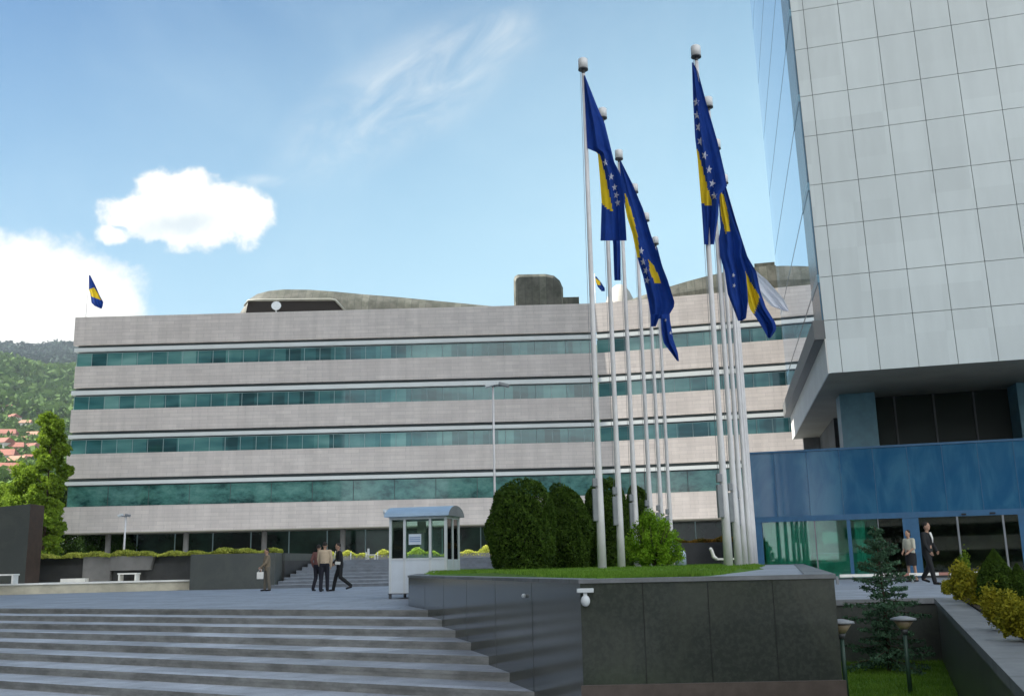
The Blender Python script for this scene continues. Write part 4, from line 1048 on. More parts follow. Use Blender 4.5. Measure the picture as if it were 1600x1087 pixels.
# ------------------------------------------------------------------ people
def capsule(m, p0, r0, p1, r1, seg=10):
    p0 = Vector(p0); p1 = Vector(p1); d = p1 - p0
    n = 4; pts = [p0 + d * k / n for k in range(n + 1)]; rs = [r0 + (r1 - r0) * k / n for k in range(n + 1)]
    m.tube(pts, rs, seg); m.ball(p0, r0, 0, 10, 7); m.ball(p1, r1, 0, 10, 7)
def remesh(o, vox, it=4):
    r = o.modifiers.new('remesh', 'REMESH'); r.mode = 'VOXEL'; r.voxel_size = vox; r.use_smooth_shade = True
    s = o.modifiers.new('smooth', 'SMOOTH'); s.factor = 0.5; s.iterations = it
def person(loc, rz, label, top_m, leg_m, hair_m=HAIR, h=1.76, lstep=0.2, rstep=-0.15, bend=0.1, arms=((0.1, 0.1), (-0.1, 0.1)), skirt=False, jacket=True, tie=False, sleeves=True, shoe_m=None, lean_=0.04, head=0.0, female=False):
    """facing -Y in local space; arms: (forward swing of elbow, forward reach of hand)"""
    t = empty('person', loc, rz, label, 'person')
    k = h / 1.76; sw = 0.17 if female else 0.195
    def S(x, y, z): return Vector((x * k, y * k, z * k))
    hipz, kn, an = 0.92, 0.50, 0.085
    J = {}
    for s, st in ((-1, lstep), (1, rstep)):
        hip = S(s * 0.09, 0, hipz)
        kb_ = bend if st < 0 else 0.02
        knee = S(s * 0.095, -st * 0.55 - kb_ * 0.8, kn + abs(st) * 0.03)
        lift = 0.10 if (st < -0.12 and bend > 0.05) else 0.0
        ank = S(s * 0.095, -st * 1.05 + kb_ * 0.6, an + lift)
        toe = ank + S(0, -0.15, -0.055 if lift == 0 else -0.10)
        J[s] = (hip, knee, ank, toe)
    ly = -lean_
    chest = S(0, ly * 0.7, 1.30); neck = S(0, ly, 1.47); hd = S(0, ly - 0.02, 1.64)
    A = {}
    for s, (el, ha) in ((-1, arms[0]), (1, arms[1])):
        sh = S(s * sw, ly * 0.8, 1.41)
        elb = S(s * (sw + 0.055), ly * 0.8 - el, 1.13 + abs(el) * 0.2)
        wr = elb + S(-s * 0.03 if ha < 0.15 else -s * 0.08, -ha, -math.sqrt(max(0.0, 0.25 ** 2 - ha ** 2)))
        A[s] = (sh, elb, wr)
    Rh = Matrix.Rotation(head, 3, 'Z')
    # body: one continuous surface with head, face, hands, fingers
    b = MB()
    capsule(b, S(0, ly * .3, 0.98), 0.125 * k, chest, 0.13 * k); capsule(b, S(-0.07, 0, 0.95), 0.10 * k, S(0.07, 0, 0.95), 0.10 * k)
    capsule(b, S(-sw + .03, ly * .8, 1.40), 0.065 * k, S(sw - .03, ly * .8, 1.40), 0.065 * k)
    capsule(b, S(0, ly, 1.42), 0.055 * k, hd - S(0, 0, 0.06), 0.05 * k)
    b.ball(hd, (0.076 * k, 0.096 * k, 0.118 * k), 0, 18, 14, None)
    def HP(x, y, z): return hd + Rh @ S(x, y, z)
    b.ball(HP(0, -0.03, -0.065), (0.052 * k, 0.06 * k, 0.055 * k), 0, 12, 8)           # jaw
    b.add([HP(-0.013, -0.088, -0.025), HP(0.013, -0.088, -0.025), HP(0, -0.122, -0.028), HP(0, -0.092, 0.02), HP(0, -0.06, -0.02)], [(0, 1, 2), (1, 3, 2), (3, 0, 2), (0, 4, 1), (1, 4, 3), (3, 4, 0)])
    for s in (-1, 1): b.ball(HP(s * 0.078, 0.008, -0.012), (0.012 * k, 0.022 * k, 0.033 * k), 0, 8, 6)
    b.ball(HP(0, -0.088, -0.062), (0.026 * k, 0.012 * k, 0.009 * k), 0, 8, 6)          # lips
    for s in (-1, 1):
        hip, knee, ank, toe = J[s]
        capsule(b, hip, 0.085 * k, knee, 0.055 * k); capsule(b, knee, 0.053 * k, ank, 0.037 * k); capsule(b, ank - S(0, -0.02, 0.03), 0.036 * k, toe, 0.026 * k)
        sh, elb, wr = A[s]
        capsule(b, sh, 0.052 * k, elb, 0.04 * k); capsule(b, elb, 0.039 * k, wr, 0.026 * k)
        d = (wr - elb).normalized(); side = Vector((s, 0, 0)); side = (side - d * side.dot(d)).normalized(); fwd = d.cross(side).normalized()
        if fwd.y > 0: fwd = -fwd
        pc = wr + d * 0.05 * k
        for q in range(4):
            o0 = pc + fwd * ((q - 1.5) * -0.019 * k) + d * 0.02 * k
            capsule(b, wr + fwd * ((q - 1.5) * -0.012 * k), 0.016 * k, o0, 0.0135 * k, 8)
            L = (0.060, 0.070, 0.065, 0.05)[q] * k
            mid = o0 + d * L * 0.55 - side * 0.010 * k; tip = mid + d * L * 0.45 - side * 0.024 * k
            capsule(b, o0, 0.0095 * k, mid, 0.0085 * k, 6); capsule(b, mid, 0.0085 * k, tip, 0.007 * k, 6)
        th = wr + fwd * 0.02 * k + d * 0.02 * k
        capsule(b, th, 0.013 * k, th + fwd * 0.028 * k + d * 0.035 * k, 0.010 * k, 6); capsule(b, th + fwd * 0.028 * k + d * 0.035 * k, 0.010 * k, th + fwd * 0.03 * k + d * 0.062 * k - side * 0.01, 0.008 * k, 6)
    o = b.build('body', SKIN, t); remesh(o, 0.0085, 2)
    e_ = MB()
    for s in (-1, 1): e_.ball(HP(s * 0.03, -0.083, 0.004), (0.011 * k, 0.010 * k, 0.007 * k), 0, 8, 6)
    e_.build('eyes', BLACK, t)
    # hair
    hh = MB(); hh.ball(HP(0, 0.018, 0.032), (0.083 * k, 0.095 * k, 0.098 * k), 0, 16, 12)
    if female: hh.ball(HP(0, 0.055, -0.045), (0.07 * k, 0.05 * k, 0.09 * k), 0, 12, 10)
    o = hh.build('hair', hair_m, t); remesh(o, 0.012, 2)
    # clothes
    c = MB()
    if not skirt:
        for s in (-1, 1):
            hip, knee, ank, toe = J[s]
            capsule(c, hip, 0.103 * k, knee, 0.077 * k); capsule(c, knee, 0.076 * k, ank + S(0, 0.01, 0.01), 0.064 * k)
        capsule(c, S(-0.065, 0, 0.95), 0.12 * k, S(0.065, 0, 0.95), 0.12 * k); capsule(c, S(0, 0, 0.95), 0.12 * k, S(0, 0, 1.02), 0.125 * k)
        o = c.build('trousers', leg_m, t)
    else:
        c.tube([S(0, 0, 1.04), S(0, 0, 0.92), S(0, -0.01, 0.7), S(0, -0.01, 0.55)], [0.14 * k, 0.18 * k, 0.185 * k, 0.175 * k], 20)
        o = c.build('skirt', leg_m, t)
    remesh(o, 0.013, 3)
    c = MB()
    zlow = 0.84 if jacket else 0.98
    c.tube([S(0, ly * .2, zlow), S(0, ly * .3, 1.05), S(0, ly * .7, 1.28), S(0, ly * .85, 1.40), S(0, ly, 1.46)], [0.155 * k, 0.145 * k, 0.16 * k, 0.135 * k, 0.07 * k], 18)
    # widen the trunk sideways
    c.v = [tuple((v[0] * 1.18, v[1] * 0.86, v[2])) for v in c.v]
    capsule(c, S(-sw + .02, ly * .8, 1.405), 0.075 * k, S(sw - .02, ly * .8, 1.405), 0.075 * k)
    for s in (-1, 1):
        sh, elb, wr = A[s]
        capsule(c, sh, 0.071 * k, elb, 0.057 * k)
        if sleeves: capsule(c, elb, 0.056 * k, wr, 0.044 * k)
    o = c.build('jacket' if jacket else 'shirt', top_m, t); remesh(o, 0.013, 3)
    if tie:
        c = MB(); yb = (-0.16 * k + ly)
        c.add([S(-0.05, yb / k + .045, 1.47), S(0.05, yb / k + .045, 1.47), S(0.028, yb / k - .012, 1.30), S(0, yb / k - .012, 1.17), S(-0.028, yb / k - .012, 1.30)], [(0, 4, 3, 2, 1)], 0)
        o = c.build('shirt_front', WHITES, t); sm_ = o.modifiers.new('solid', 'SOLIDIFY'); sm_.thickness = 0.02
    f_ = MB()
    for s in (-1, 1):
        hip, knee, ank, toe = J[s]
        capsule(f_, ank - S(0, -0.03, 0.04), 0.042 * k, toe, 0.034 * k)
    o = f_.build('shoes', shoe_m or BLACK, t); remesh(o, 0.012, 2)
    zmin = min(J[s][3].z - 0.036 * k for s in (-1, 1))
    t.location.z = loc[2] - min(zmin, min(J[s][2].z - 0.085 * k for s in (-1, 1)))
    return t, A
TAN = mat('tan_cloth', (0.22, 0.17, 0.11), 0.85, var=0.1); BEIGE = mat('beige_shirt_cloth', (0.50, 0.39, 0.27), 0.85, var=0.06)
DSUIT = mat('black_suit_cloth', (0.007, 0.008, 0.009), 0.8); NAVY = mat('navy_trouser_cloth', (0.009, 0.010, 0.018), 0.85)
PINK = mat('dark_red_shirt_cloth', (0.16, 0.07, 0.06), 0.85); GREYT = mat('grey_brown_trousers', (0.15, 0.13, 0.10), 0.85)
def at_px(px, py): q = Z(px, py, 0.0); return (q.x, q.y, 0.0)
p_, A = person(at_px(417, 923), rad(-60), 'lone person in tan clothes walking left of the others with white bag', TAN, GREYT, h=1.68, lstep=0.08, rstep=-0.06, bend=0.02, arms=((0.05, 0.1), (0.12, 0.18)))
hp = Matrix.Rotation(rad(-60), 3, 'Z') @ A[1][2] + Vector(p_.location)
bg_ = empty('carrier_bag', (hp.x - 0.02, hp.y, hp.z - 0.46), 0, 'small white carrier bag held by the person in tan', 'bag')
m = MB(); m.prism([(-.13, -.05), (.13, -.05), (.13, .05), (-.13, .05)], 0, 0.27); m.build('bag_body', WHITES, bg_, 0.02)
m = MB(); m.tube([(-.07, 0, .27), (-.03, 0, .38), (.03, 0, .38), (.07, 0, .27)], 0.008, 6); m.build('handle', WHITES, bg_)
q = at_px(494, 923); person((q[0], q[1] + 0.25, 0), rad(160), 'person in dark red top half hidden by the beige shirt', PINK, NAVY, h=1.74, lstep=0.12, rstep=-0.1, jacket=False)
person(at_px(506, 924), rad(175), 'person in loose beige shirt and navy trousers seen from behind', BEIGE, NAVY, h=1.80, lstep=0.12, rstep=-0.08, bend=0.03, jacket=False, arms=((0.0, 0.05), (0.05, 0.1)))
person(at_px(531, 923), rad(-75), 'person in black suit striding left with a white paper', DSUIT, DSUIT, h=1.76, lstep=0.24, rstep=-0.26, bend=0.18, tie=True, arms=((0.05, 0.2), (-0.05, 0.2)), lean_=0.07)
hq = at_px(531, 923)
m = MB(); m.box(-0.1, 0.1, -0.01, 0.01, -0.05, 0.06); o = m.build('paper_sheet', WHITES); o.location = (hq[0] - 0.05, hq[1] - 0.27, 1.02); o.rotation_euler = (0.5, 0.1, 0.3)
tag(o, 'white paper in the hand of the striding black suit', 'paper')
ey = Z(1454, 913, 0)
person((ey.x, ey.y, 0), rad(40), 'person in black suit and white shirt walking before the doors', DSUIT, DSUIT, h=1.80, lstep=0.2, rstep=-0.18, bend=0.08, tie=True, arms=((0.05, 0.12), (0.02, 0.15)))
ew = D(1427, 905, 34.2)
person((ew.x, ew.y, 0), rad(-60), 'person in pale blouse and dark skirt beside the door post', mat('pale_blouse_cloth', (0.5, 0.48, 0.38), 0.85), mat('dark_skirt_cloth', (0.009, 0.009, 0.01), 0.85), h=1.68, lstep=0.08, rstep=-0.06, bend=0.02, jacket=False, skirt=True, female=True, sleeves=False, arms=((0.0, 0.2), (0.05, 0.2)))

# ------------------------------------------------------------------ lamps
def street_lamp(px, pybase, pytop, d, label, heads, zbase):
    q = D(px, pybase, d); t = empty('street_lamp', (q.x, q.y, zbase), 0, label, 'street lamp')
    H = D(px, pytop, d).z - zbase
    m = MB(); m.tube([(0, 0, 0), (0, 0, H)], [0.055, 0.04], 12); m.build('pole', POLE, t)
    for dx in heads:
        m = MB(); M_ = Matrix.Translation((dx * 0.5, -0.1, H + 0.02)) @ Matrix.Rotation(0.25 * (1 if dx > 0 else -1), 4, 'Y')
        hs_ = 1.0 if d < 45 else 0.55; m.box(-0.22 * hs_, 0.22 * hs_, -0.14 * hs_, 0.14 * hs_, -0.05, 0.07, 0, M_); m.build('lamp_head', WHITE if dx < 0 else MGREY, t, 0.02)
        m = MB(); m.tube([(0, 0, H - 0.02), (dx * 0.4, -0.08, H)], 0.025, 8); m.build('arm', MGREY, t)
    return t
street_lamp(775, 890, 603, 41, 'tall slim double head lamp post rising behind the round bushes', (0.9, -0.2), 0.0)
street_lamp(191, 903, 806, 49.5, 'short lamp post with white head by the grey concrete panel', (0.25, -0.45), 0.46)

# ------------------------------------------------------------------ left side: ledge, pier, walls, benches
LG = empty('stone_ledge', (0, 0, 0), 0, 'long low cream ledge with white top at the plaza edge', 'ledge')
m = MB(); m.prism([(-60, 33.0), (-22.8, 45.3), (-15.05, 48.2), (-14.95, 48.95), (-60, 48.95)], 0.001, 0.40); m.build('ledge_face', CREAM, LG)
m = MB(); m.prism([(-60, 32.9), (-22.78, 45.2), (-14.98, 48.12), (-14.88, 48.96), (-60, 48.96)], 0.401, 0.47); m.build('ledge_top', WHITES, LG)  # top made extra white to stand in for sunlight on it
# dark wall with planted top
DW = empty('dark_terrace_wall', (0, 0, 0), 0, 'dark stone terrace wall topped by a strip of yellow plants', 'wall')
m = MB(); m.box(-15.0, -11.1, 47.5, 48.99, 0.001, 1.60); m.build('wall_face', GRANITE2, DW)
m = MB(); m.prism([(-11.0, 48.992), (-11.12, 47.5), (-11.12, 48.992)], 0.001, 1.6)
m = MB(); m.prism([(-11.6, 49.0), (-11.0, 49.0), (-10.25, 53.2), (-11.0, 53.2)], TZ, 1.60); m.build('cheek_wall', GRANITE2, DW)
m = MB(); m.box(-32, -15.02, 50.6, 51.4, 1.2501, 1.62); m.box(-32, -11.6, 49.2, 49.5, TZ, 1.6); m.build('upper_wall', CONC2, DW)
gp_ = empty('concrete_panel_wall', (0, 0, 0), 0, 'pale grey draped concrete panel with slanted right end', 'wall')
a = D(133, 880, 48.99).x; b = D(176, 880, 48.99).x; c_ = D(243, 880, 48.99).x; a0 = D(96, 880, 48.99).x
m = MB(); m.box(a, b, 48.75, 48.985, 0.4701, 1.62); m.build('panel', CONC, gp_)
m = MB(); m.add([(b + .001, 48.7, 0.95), (c_ - 0.15, 48.7, 0.95), (c_, 48.7, 1.60), (b + .001, 48.7, 1.62), (b + .001, 48.985, 0.95), (c_ - 0.15, 48.985, 0.95), (c_, 48.985, 1.60), (b + .001, 48.985, 1.62)],
                [(0, 1, 2, 3), (7, 6, 5, 4), (0, 4, 5, 1), (1, 5, 6, 2), (2, 6, 7, 3), (3, 7, 4, 0)]); m.build('hanging_panel', CONC, gp_)
# flower strips
def strip_leaves(name, x0, x1, y0, y1, z0, hgt, n, m_, label, seed, rot=None):
    r = np.random.default_rng(seed)
    x = r.uniform(x0, x1, n); y = r.uniform(y0, y1, n); env = 0.65 + 0.35 * np.sin(x * 1.9 + 2) * np.sin(x * 0.8) + 0.2 * np.sin(x * 5.3)
    z = z0 + hgt * env * r.uniform(0, 1, n) ** 0.6
    P = np.stack([x, y, z], 1)
    if rot: 
        ca, sa = math.cos(rot[2]), math.sin(rot[2]); P = np.stack([rot[0] + x * ca - y * sa, rot[1] + x * sa + y * ca, z], 1)
    return tag(leaves(name, P, 0.055, m_, None, seed), label, 'plants', kind='stuff')
strip_leaves('yellow_hedge', -29, -11.15, 48.5, 49.4, 1.58, 0.30, 16000, L_FLOW, 'strip of yellow green plants along the dark terrace wall top', 21)
strip_leaves('terrace_hedge', -13, -0.5, 70, 71, TZ + 0.25, 0.6, 14000, L_FLOW, 'strip of yellow plants on the terrace beyond the upper steps', 22)
strip_leaves('orange_hedge', 0.0, 10.6, 47.75, 48.4, 1.62, 0.28, 8000, L_ORAN, 'strip of orange brown plants over the dark wall right of poles', 23)
tb = MB(); tb.box(-13, -0.5, 70.1, 71, TZ + .001, TZ + 0.45)
tag(tb.build('terrace_kerb', CONC), 'grey kerb box under yellow plants beyond the upper steps', 'kerb')
rwl = empty('right_terrace_wall', (0, 0, 0), 0, 'dark terrace wall under orange plants right of the bright bush', 'wall')
m = MB(); m.box(-0.19, 10.69, 47.4, 47.599, 0.001, 1.66); m.build('wall_face', CONC2, rwl)
m = MB(); m.box(-0.19, 10.65, 48.45, 48.6, TZ + .001, 1.66); m.build('back_kerb', CONC2, rwl)
# pier
q0 = D(-6, 910, 44.0); q1 = D(48, 910, 44.0)
pr = empty('granite_pier', (q1.x, 46.0, 0.47), 0, 'tall black granite pier slab with brown edge at far left', 'pier')
hL = D(0, 792, 46.0).z; hR = D(49, 787, 46).z
xr_ = D(43, 850, 46.0).x
m = MB(); Lq = 7.0
m.add([(-Lq, 0, 0), (0, 0, 0), (0, 0, hR - .47), (-Lq, 0, hL - .85), (-Lq, 1.2, 0), (0.08, 1.2, 0), (0.08, 1.2, hR - .47), (-Lq, 1.2, hL - .85)],
      [(0, 1, 2, 3), (7, 6, 5, 4), (3, 2, 6, 7), (4, 0, 3, 7), (0, 4, 5, 1)], 0); m.build('slab', GRANITE2, pr)
m = MB(); m.add([(0.001, 0, 0), (0.081, 1.2, 0), (0.081, 1.2, hR - .47), (0.001, 0, hR - .47)], [(0, 1, 2, 3)]); m.build('edge_face', mat('brown_stone_edge', (0.05, 0.028, 0.018), 0.6, var=0.2), pr)
pr.location.x = xr_
def bench(px0, px1, d, zb_, h, label, n_=2):
    a = D(px0, 900, d).x; b = D(px1, 900, d).x
    t = empty('bench', (a, d, zb_), 0, label, 'bench', 'white benches on the ledge')
    m = MB(); m.box(0, b - a, 0, 0.5, h - 0.07, h); m.build('seat', WHITES, t, 0.008)
    for x in (0.04, b - a - 0.12):
        m = MB(); m.box(x, x + 0.08, 0.02, 0.48, 0, h - 0.071); m.build('leg', WHITES, t)
bench(-30, 22, 44.6, 0.47, 0.42, 'white slab bench in front of the black granite pier')
bench(183, 214, 48.1, 0.47, 0.36, 'small white bench below the short lamp post')
a = D(93, 900, 48.2).x; b = D(132, 900, 48.2).x
m = MB(); m.box(0, b - a, 0, 0.4, 0, 0.16); o = m.build('low_white_plinth', WHITES, None, 0.01); o.location = (a, 48.3, 0.47); tag(o, 'low white plinth beside the grey concrete panel', 'plinth')
# table like white slab further left, and small bollard
t = empty('stone_table', (D(47, 884, 52).x, 52, TZ), 0, 'white topped stone table between black pier and grey panel', 'table')
wtb = D(84, 884, 52).x - D(47, 884, 52).x
m = MB(); m.box(0, wtb, 0, 0.8, 0.0 + 0.08, 0.2); m.build('table_top', WHITES, t, 0.01)
m = MB(); m.box(0.1, wtb - 0.1, 0.1, 0.7, 0, 0.079); m.build('base', DGREY, t)
q = D(56, 903, 47.3); m = MB(); m.tube([(0, 0, 0), (0, 0, 0.26)], [0.09, 0.08], 12); m.ball((0, 0, 0.3), 0.11); o = m.build('bollard', WHITES); o.location = (q.x, 47.3, 0.47)
tag(o, 'small white bollard with round head right of the pier', 'bollard')
# posts on the upper terrace
for i, px in enumerate((548, 572, 590)):
    q = D(px, 872, 54 + i * .2); m = MB(); m.tube([(0, 0, 0), (0, 0, 0.36)], 0.03, 8); m.ball((0, 0, 0.37), 0.035); o = m.build('terrace_post', WHITES); o.location = (q.x, 54 + i * .2, TZ)
    tag(o, ['slim white terrace post nearest the striding black suit', 'slim white terrace post directly beside the white chair', 'slim white terrace post nearest the guard kiosk'][i], 'post', 'posts on the terrace')
# chair on terrace
q = D(574, 868, 55); ch = empty('terrace_chair', (q.x, 55, TZ), 0, 'single white chair at the top of the upper steps', 'chair')
m = MB(); m.box(0, 0.42, 0, 0.42, 0.25, 0.29); m.build('seat', WHITES, ch)
m = MB(); m.box(0, 0.05, 0, 0.42, 0.291, 0.6); m.build('backrest', WHITES, ch)
for x in (0.01, 0.37):
    for y in (0.01, 0.37): m = MB(); m.box(x, x + 0.035, y, y + 0.035, 0, 0.249); m.build('leg', WHITES, ch)
# white bollard and white bench beyond the bright bush, on the planter lawn
q = Z(1063, 883, 0.70); d_ = 30.0
m = MB(); m.tube([(0, 0, 0), (0, 0, 0.33), (0, 0, 0.43), (0, 0, 0.48)], [0.16, 0.16, 0.12, 0.03], 16); o = m.build('white_bollard', mat('bluish_white_paint', (0.42, 0.5, 0.62), 0.5)); o.location = (D(1064, 880, d_).x, d_, 0.69)
tag(o, 'round topped bluish white bollard right of the bright bush', 'bollard')
d_ = 31.0; xa = D(1114, 870, d_).x; xb = D(1140, 870, d_).x
t = empty('garden_bench', (xa, d_, 0.69), 0, 'white bench with curved upright end left of the right poles', 'bench')
m = MB(); m.box(0.12, xb - xa + 0.3, 0, 0.35, 0.14, 0.2); m.build('seat', WHITES, t, 0.01)
m = MB(); m.tube([(0.15, 0.17, 0.17), (0.05, 0.17, 0.25), (0.02, 0.17, 0.38), (0.0, 0.17, 0.45)], [0.05, 0.06, 0.05, 0.05], 10); m.ball((-0.02, 0.17, 0.47), 0.055); m.build('upright_end', WHITES, t)
m = MB(); m.box(0.3, 0.36, 0.05, 0.3, 0, 0.139); m.box(0.7, 0.76, 0.05, 0.3, 0, 0.139); m.build('feet', DGREY, t)

# ------------------------------------------------------------------ garden lanterns
def lantern(px, py_top, py_base, d, label):
    q = D(px, py_top, d); zb_ = -1.15
    t = empty('garden_lantern', (q.x, d, zb_), 0, label, 'garden lamp', 'lanterns in the sunken garden')
    H = q.z - zb_
    m = MB(); m.tube([(0, 0, 0), (0, 0, H - 0.24)], [0.035, 0.028], 10); m.build('post', mat('green_metal', (0.03, 0.07, 0.05), 0.5), t)
    m = MB(); m.tube([(0, 0, H - 0.24), (0, 0, H - 0.17)], [0.04, 0.055], 12); m.build('collar', DGREY, t)
    m = MB(); m.tube([(0, 0, H - 0.169), (0, 0, H - 0.04)], [0.055, 0.15], 16); m.build('glass_cone', mat('lamp_cone', (0.36, 0.28, 0.18), 0.4), t)
    m = MB(); m.tube([(0, 0, H - 0.039), (0, 0, H - 0.01), (0, 0, H + 0.02)], [0.19, 0.18, 0.05], 16); m.build('cap', MGREY, t)
lantern(1411, 964, 1050, 15.6, 'garden lantern with inverted cone shade right of the spruce')
lantern(1313, 969, 1060, 14.5, 'garden lantern half hidden behind the right planter corner')

# ------------------------------------------------------------------ plants
rng = np.random.default_rng(11)
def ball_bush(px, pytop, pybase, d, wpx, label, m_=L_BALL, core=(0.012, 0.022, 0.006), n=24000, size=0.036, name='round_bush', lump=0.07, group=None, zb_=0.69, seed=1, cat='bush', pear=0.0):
    q = D(px, pytop, d); H = q.z - zb_; W_ = wpx / F * d / 2 * 0.96
    t = empty(name, (D(px, pybase, d).x, d, zb_), 0, label, cat, group)
    r = np.random.default_rng(seed); P, N_ = shell_pts(r, n, W_, W_, H * 0.6, 0.14, lump)
    dz_ = np.clip(np.abs(N_[:, 2]), 0, 0.995); sq_ = (1 - dz_ ** 2.7) ** (1 / 2.7) / np.sqrt(1 - dz_ ** 2); P[:, 0] *= sq_; P[:, 1] *= sq_
    pear *= 0.45
    if pear:
        k = 1 - pear * (P[:, 2] / (H * 0.6)); P[:, 0] *= k; P[:, 1] *= k
    P[:, 2] += H * 0.4; P = P[P[:, 2] > 0.0]; N_ = N_[:len(P)]
    leaves('foliage', P, size, m_, t, seed)
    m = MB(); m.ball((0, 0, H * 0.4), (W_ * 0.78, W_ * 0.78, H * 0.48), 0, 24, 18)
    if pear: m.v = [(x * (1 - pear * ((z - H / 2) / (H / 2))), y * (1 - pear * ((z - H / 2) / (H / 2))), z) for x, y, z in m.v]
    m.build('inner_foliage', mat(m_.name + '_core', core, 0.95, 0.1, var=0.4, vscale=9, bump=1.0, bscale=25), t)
    m = MB(); m.tube([(0, 0, -0.05), (0, 0, H * 0.3)], 0.06, 8); m.build('trunk', BARK, t)
BG = 'clipped dark bushes on the planter'
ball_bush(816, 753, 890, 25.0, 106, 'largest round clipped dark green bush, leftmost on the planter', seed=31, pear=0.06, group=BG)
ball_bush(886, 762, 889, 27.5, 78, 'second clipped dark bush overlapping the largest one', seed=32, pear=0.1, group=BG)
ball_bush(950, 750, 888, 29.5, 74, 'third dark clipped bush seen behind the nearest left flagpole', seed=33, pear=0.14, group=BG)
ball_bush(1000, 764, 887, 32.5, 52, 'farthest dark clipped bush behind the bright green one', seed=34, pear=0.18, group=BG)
# loose bright bush
q = D(1022, 802, 26.8)
t = empty('bright_bush', (D(1022, 884, 26.8).x, 26.8, 0.69), 0, 'loose bright green bush between the two rows of flagpoles', 'bush')
r = np.random.default_rng(41); Ps = []
H = q.z - 0.69
for k in range(90):
    a = r.uniform(0, 6.28); el = r.uniform(0.05, 1.5); L = r.uniform(0.84, 1.0)
    dx = math.cos(a) * math.cos(el) * 0.82 * L; dy = math.sin(a) * math.cos(el) * 0.7 * L; dz = math.sin(el) * H * 0.98 * L
    tt = r.uniform(0.35, 1.02, 190)[:, None]
    P = np.array([dx, dy, dz]) * tt + r.normal(0, 0.055, (190, 3)) * (1.2 - 0.5 * tt) + np.array([0, 0, 0.12]) * tt
    Ps.append(P)
P = np.concatenate(Ps); P = P[P[:, 2] > 0.02]
leaves('foliage', P, 0.026, L_BRIGHT, t, 41, aspect=1.5)
m = MB()
for k in range(14):
    a = k * 0.45; m.tube([(0, 0, 0), (math.cos(a) * 0.25, math.sin(a) * 0.25, H * 0.4), (math.cos(a) * 0.5, math.sin(a) * 0.4, H * 0.75)], [0.02, 0.012, 0.005], 5)
m.build('stems', BARK, t)
# grass tufts near pole feet
# spruce in sunken garden
sq = Z(1388, 1027, -1.15); sx, sy = sq.x, min(sq.y, 18.6)
sx = D(1388, 1020, sy).x
spz = D(1384, 822, sy).z + 1.15
t = empty('blue_spruce', (sx, sy, -1.15), 0, 'sparse young bluish spruce tree in the sunken garden', 'tree')
r = np.random.default_rng(51); br = MB(); Ps = []
m = MB(); m.tube([(0, 0, 0), (0.01, 0, spz * 0.5), (-0.03, 0, spz)], [0.045, 0.025, 0.006], 8); m.build('trunk', BARK, t)
nbr = 62
for k in range(nbr):
    u = (k + r.uniform(0, .9)) / nbr; z = 0.16 + (spz - 0.2) * u ** 1.15; f = 1 - z / spz
    a = k * 2.39996 + r.uniform(-.4, .4); L = (1.02 * f ** 0.7 + 0.05) * r.uniform(0.5, 1.12); sl_ = r.uniform(-0.22, 0.12) + 0.45 * (1 - f) ** 2
    ca, sa = math.cos(a), math.sin(a)
    br.tube([(0, 0, z), (ca * L * 0.5, sa * L * 0.5, z + sl_ * L * 0.35), (ca * L, sa * L, z + sl_ * L + 0.03)], [0.010, 0.006, 0.002], 4, cap=False)
    nl = int(40 + 190 * L); tt = r.uniform(0.08, 1.0, nl)
    base = np.stack([ca * L * tt, sa * L * tt, z + sl_ * L * tt], 1)
    wd_ = (0.17 * L * (1.08 - tt) + 0.02)[:, None]
    side = r.normal(0, 1, (nl, 1)) * np.array([[-sa, ca, 0]]) * wd_
    drop = -np.abs(r.normal(0, 1, (nl, 1))) * np.array([[0, 0, 1]]) * wd_ * 0.45
    Ps.append(base + side + drop + r.normal(0, 0.014, (nl, 3)))
br.build('branches', BARK, t)
leaves('needles', np.concatenate(Ps), 0.026, L_SPRUCE, t, 52, aspect=1.3)
# shrubs beyond the parapet at right
def shrub(px, py, d, rx, h, m_, label, n, seed, size=0.03, name='yellow_shrub', zb_=0.06, cone=False):
    t = empty(name, (D(px, py, d).x, d, zb_), 0, label, 'shrub', 'shrubs beyond the parapet')
    r = np.random.default_rng(seed)
    if cone:
        u = r.uniform(0, 1, n) ** 0.75; a = r.uniform(0, 6.28, n); prof_ = np.sin(np.clip((1 - u) * 1.9, 0, math.pi / 2)) * (0.75 + 0.25 * np.clip(u * 5, 0, 1)); rr = rx * prof_ * (1 - 0.18 * r.uniform(0, 1, n)) * (1 + 0.08 * np.sin(a * 5 + u * 9))
        P = np.stack([np.cos(a) * rr, np.sin(a) * rr, u * h], 1)
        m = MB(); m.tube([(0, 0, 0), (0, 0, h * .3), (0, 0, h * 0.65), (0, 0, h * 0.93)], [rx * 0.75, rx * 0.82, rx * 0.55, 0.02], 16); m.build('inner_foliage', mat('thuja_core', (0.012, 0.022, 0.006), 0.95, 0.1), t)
    else:
        Ps = []
        for k in range(26):
            c = r.normal(0, 1, 3); c /= np.linalg.norm(c); c = c * np.array([rx * .75, rx * .75, h * .38]) * r.uniform(.3, 1) + np.array([0, 0, h * .5])
            Ps.append(c + r.normal(0, 1, (n // 26, 3)) * np.array([rx * .16, rx * .16, h * .12]))
        P = np.concatenate(Ps); P = P[P[:, 2] > 0]
        m = MB(); m.tube([(0, 0, 0), (0.03, 0, h * 0.5)], [0.02, 0.01], 5); m.build('stems', BARK, t)
    leaves('foliage', P, size, m_, t, seed)
shrub(1508, 962, 18.2, 0.28, 0.62, L_YEL, 'yellow shrub farthest along the parapet', 5200, 61)
shrub(1532, 975, 16.5, 0.30, 0.52, L_YEL, 'yellow shrub between the parapet and the dark cypress', 5200, 62)
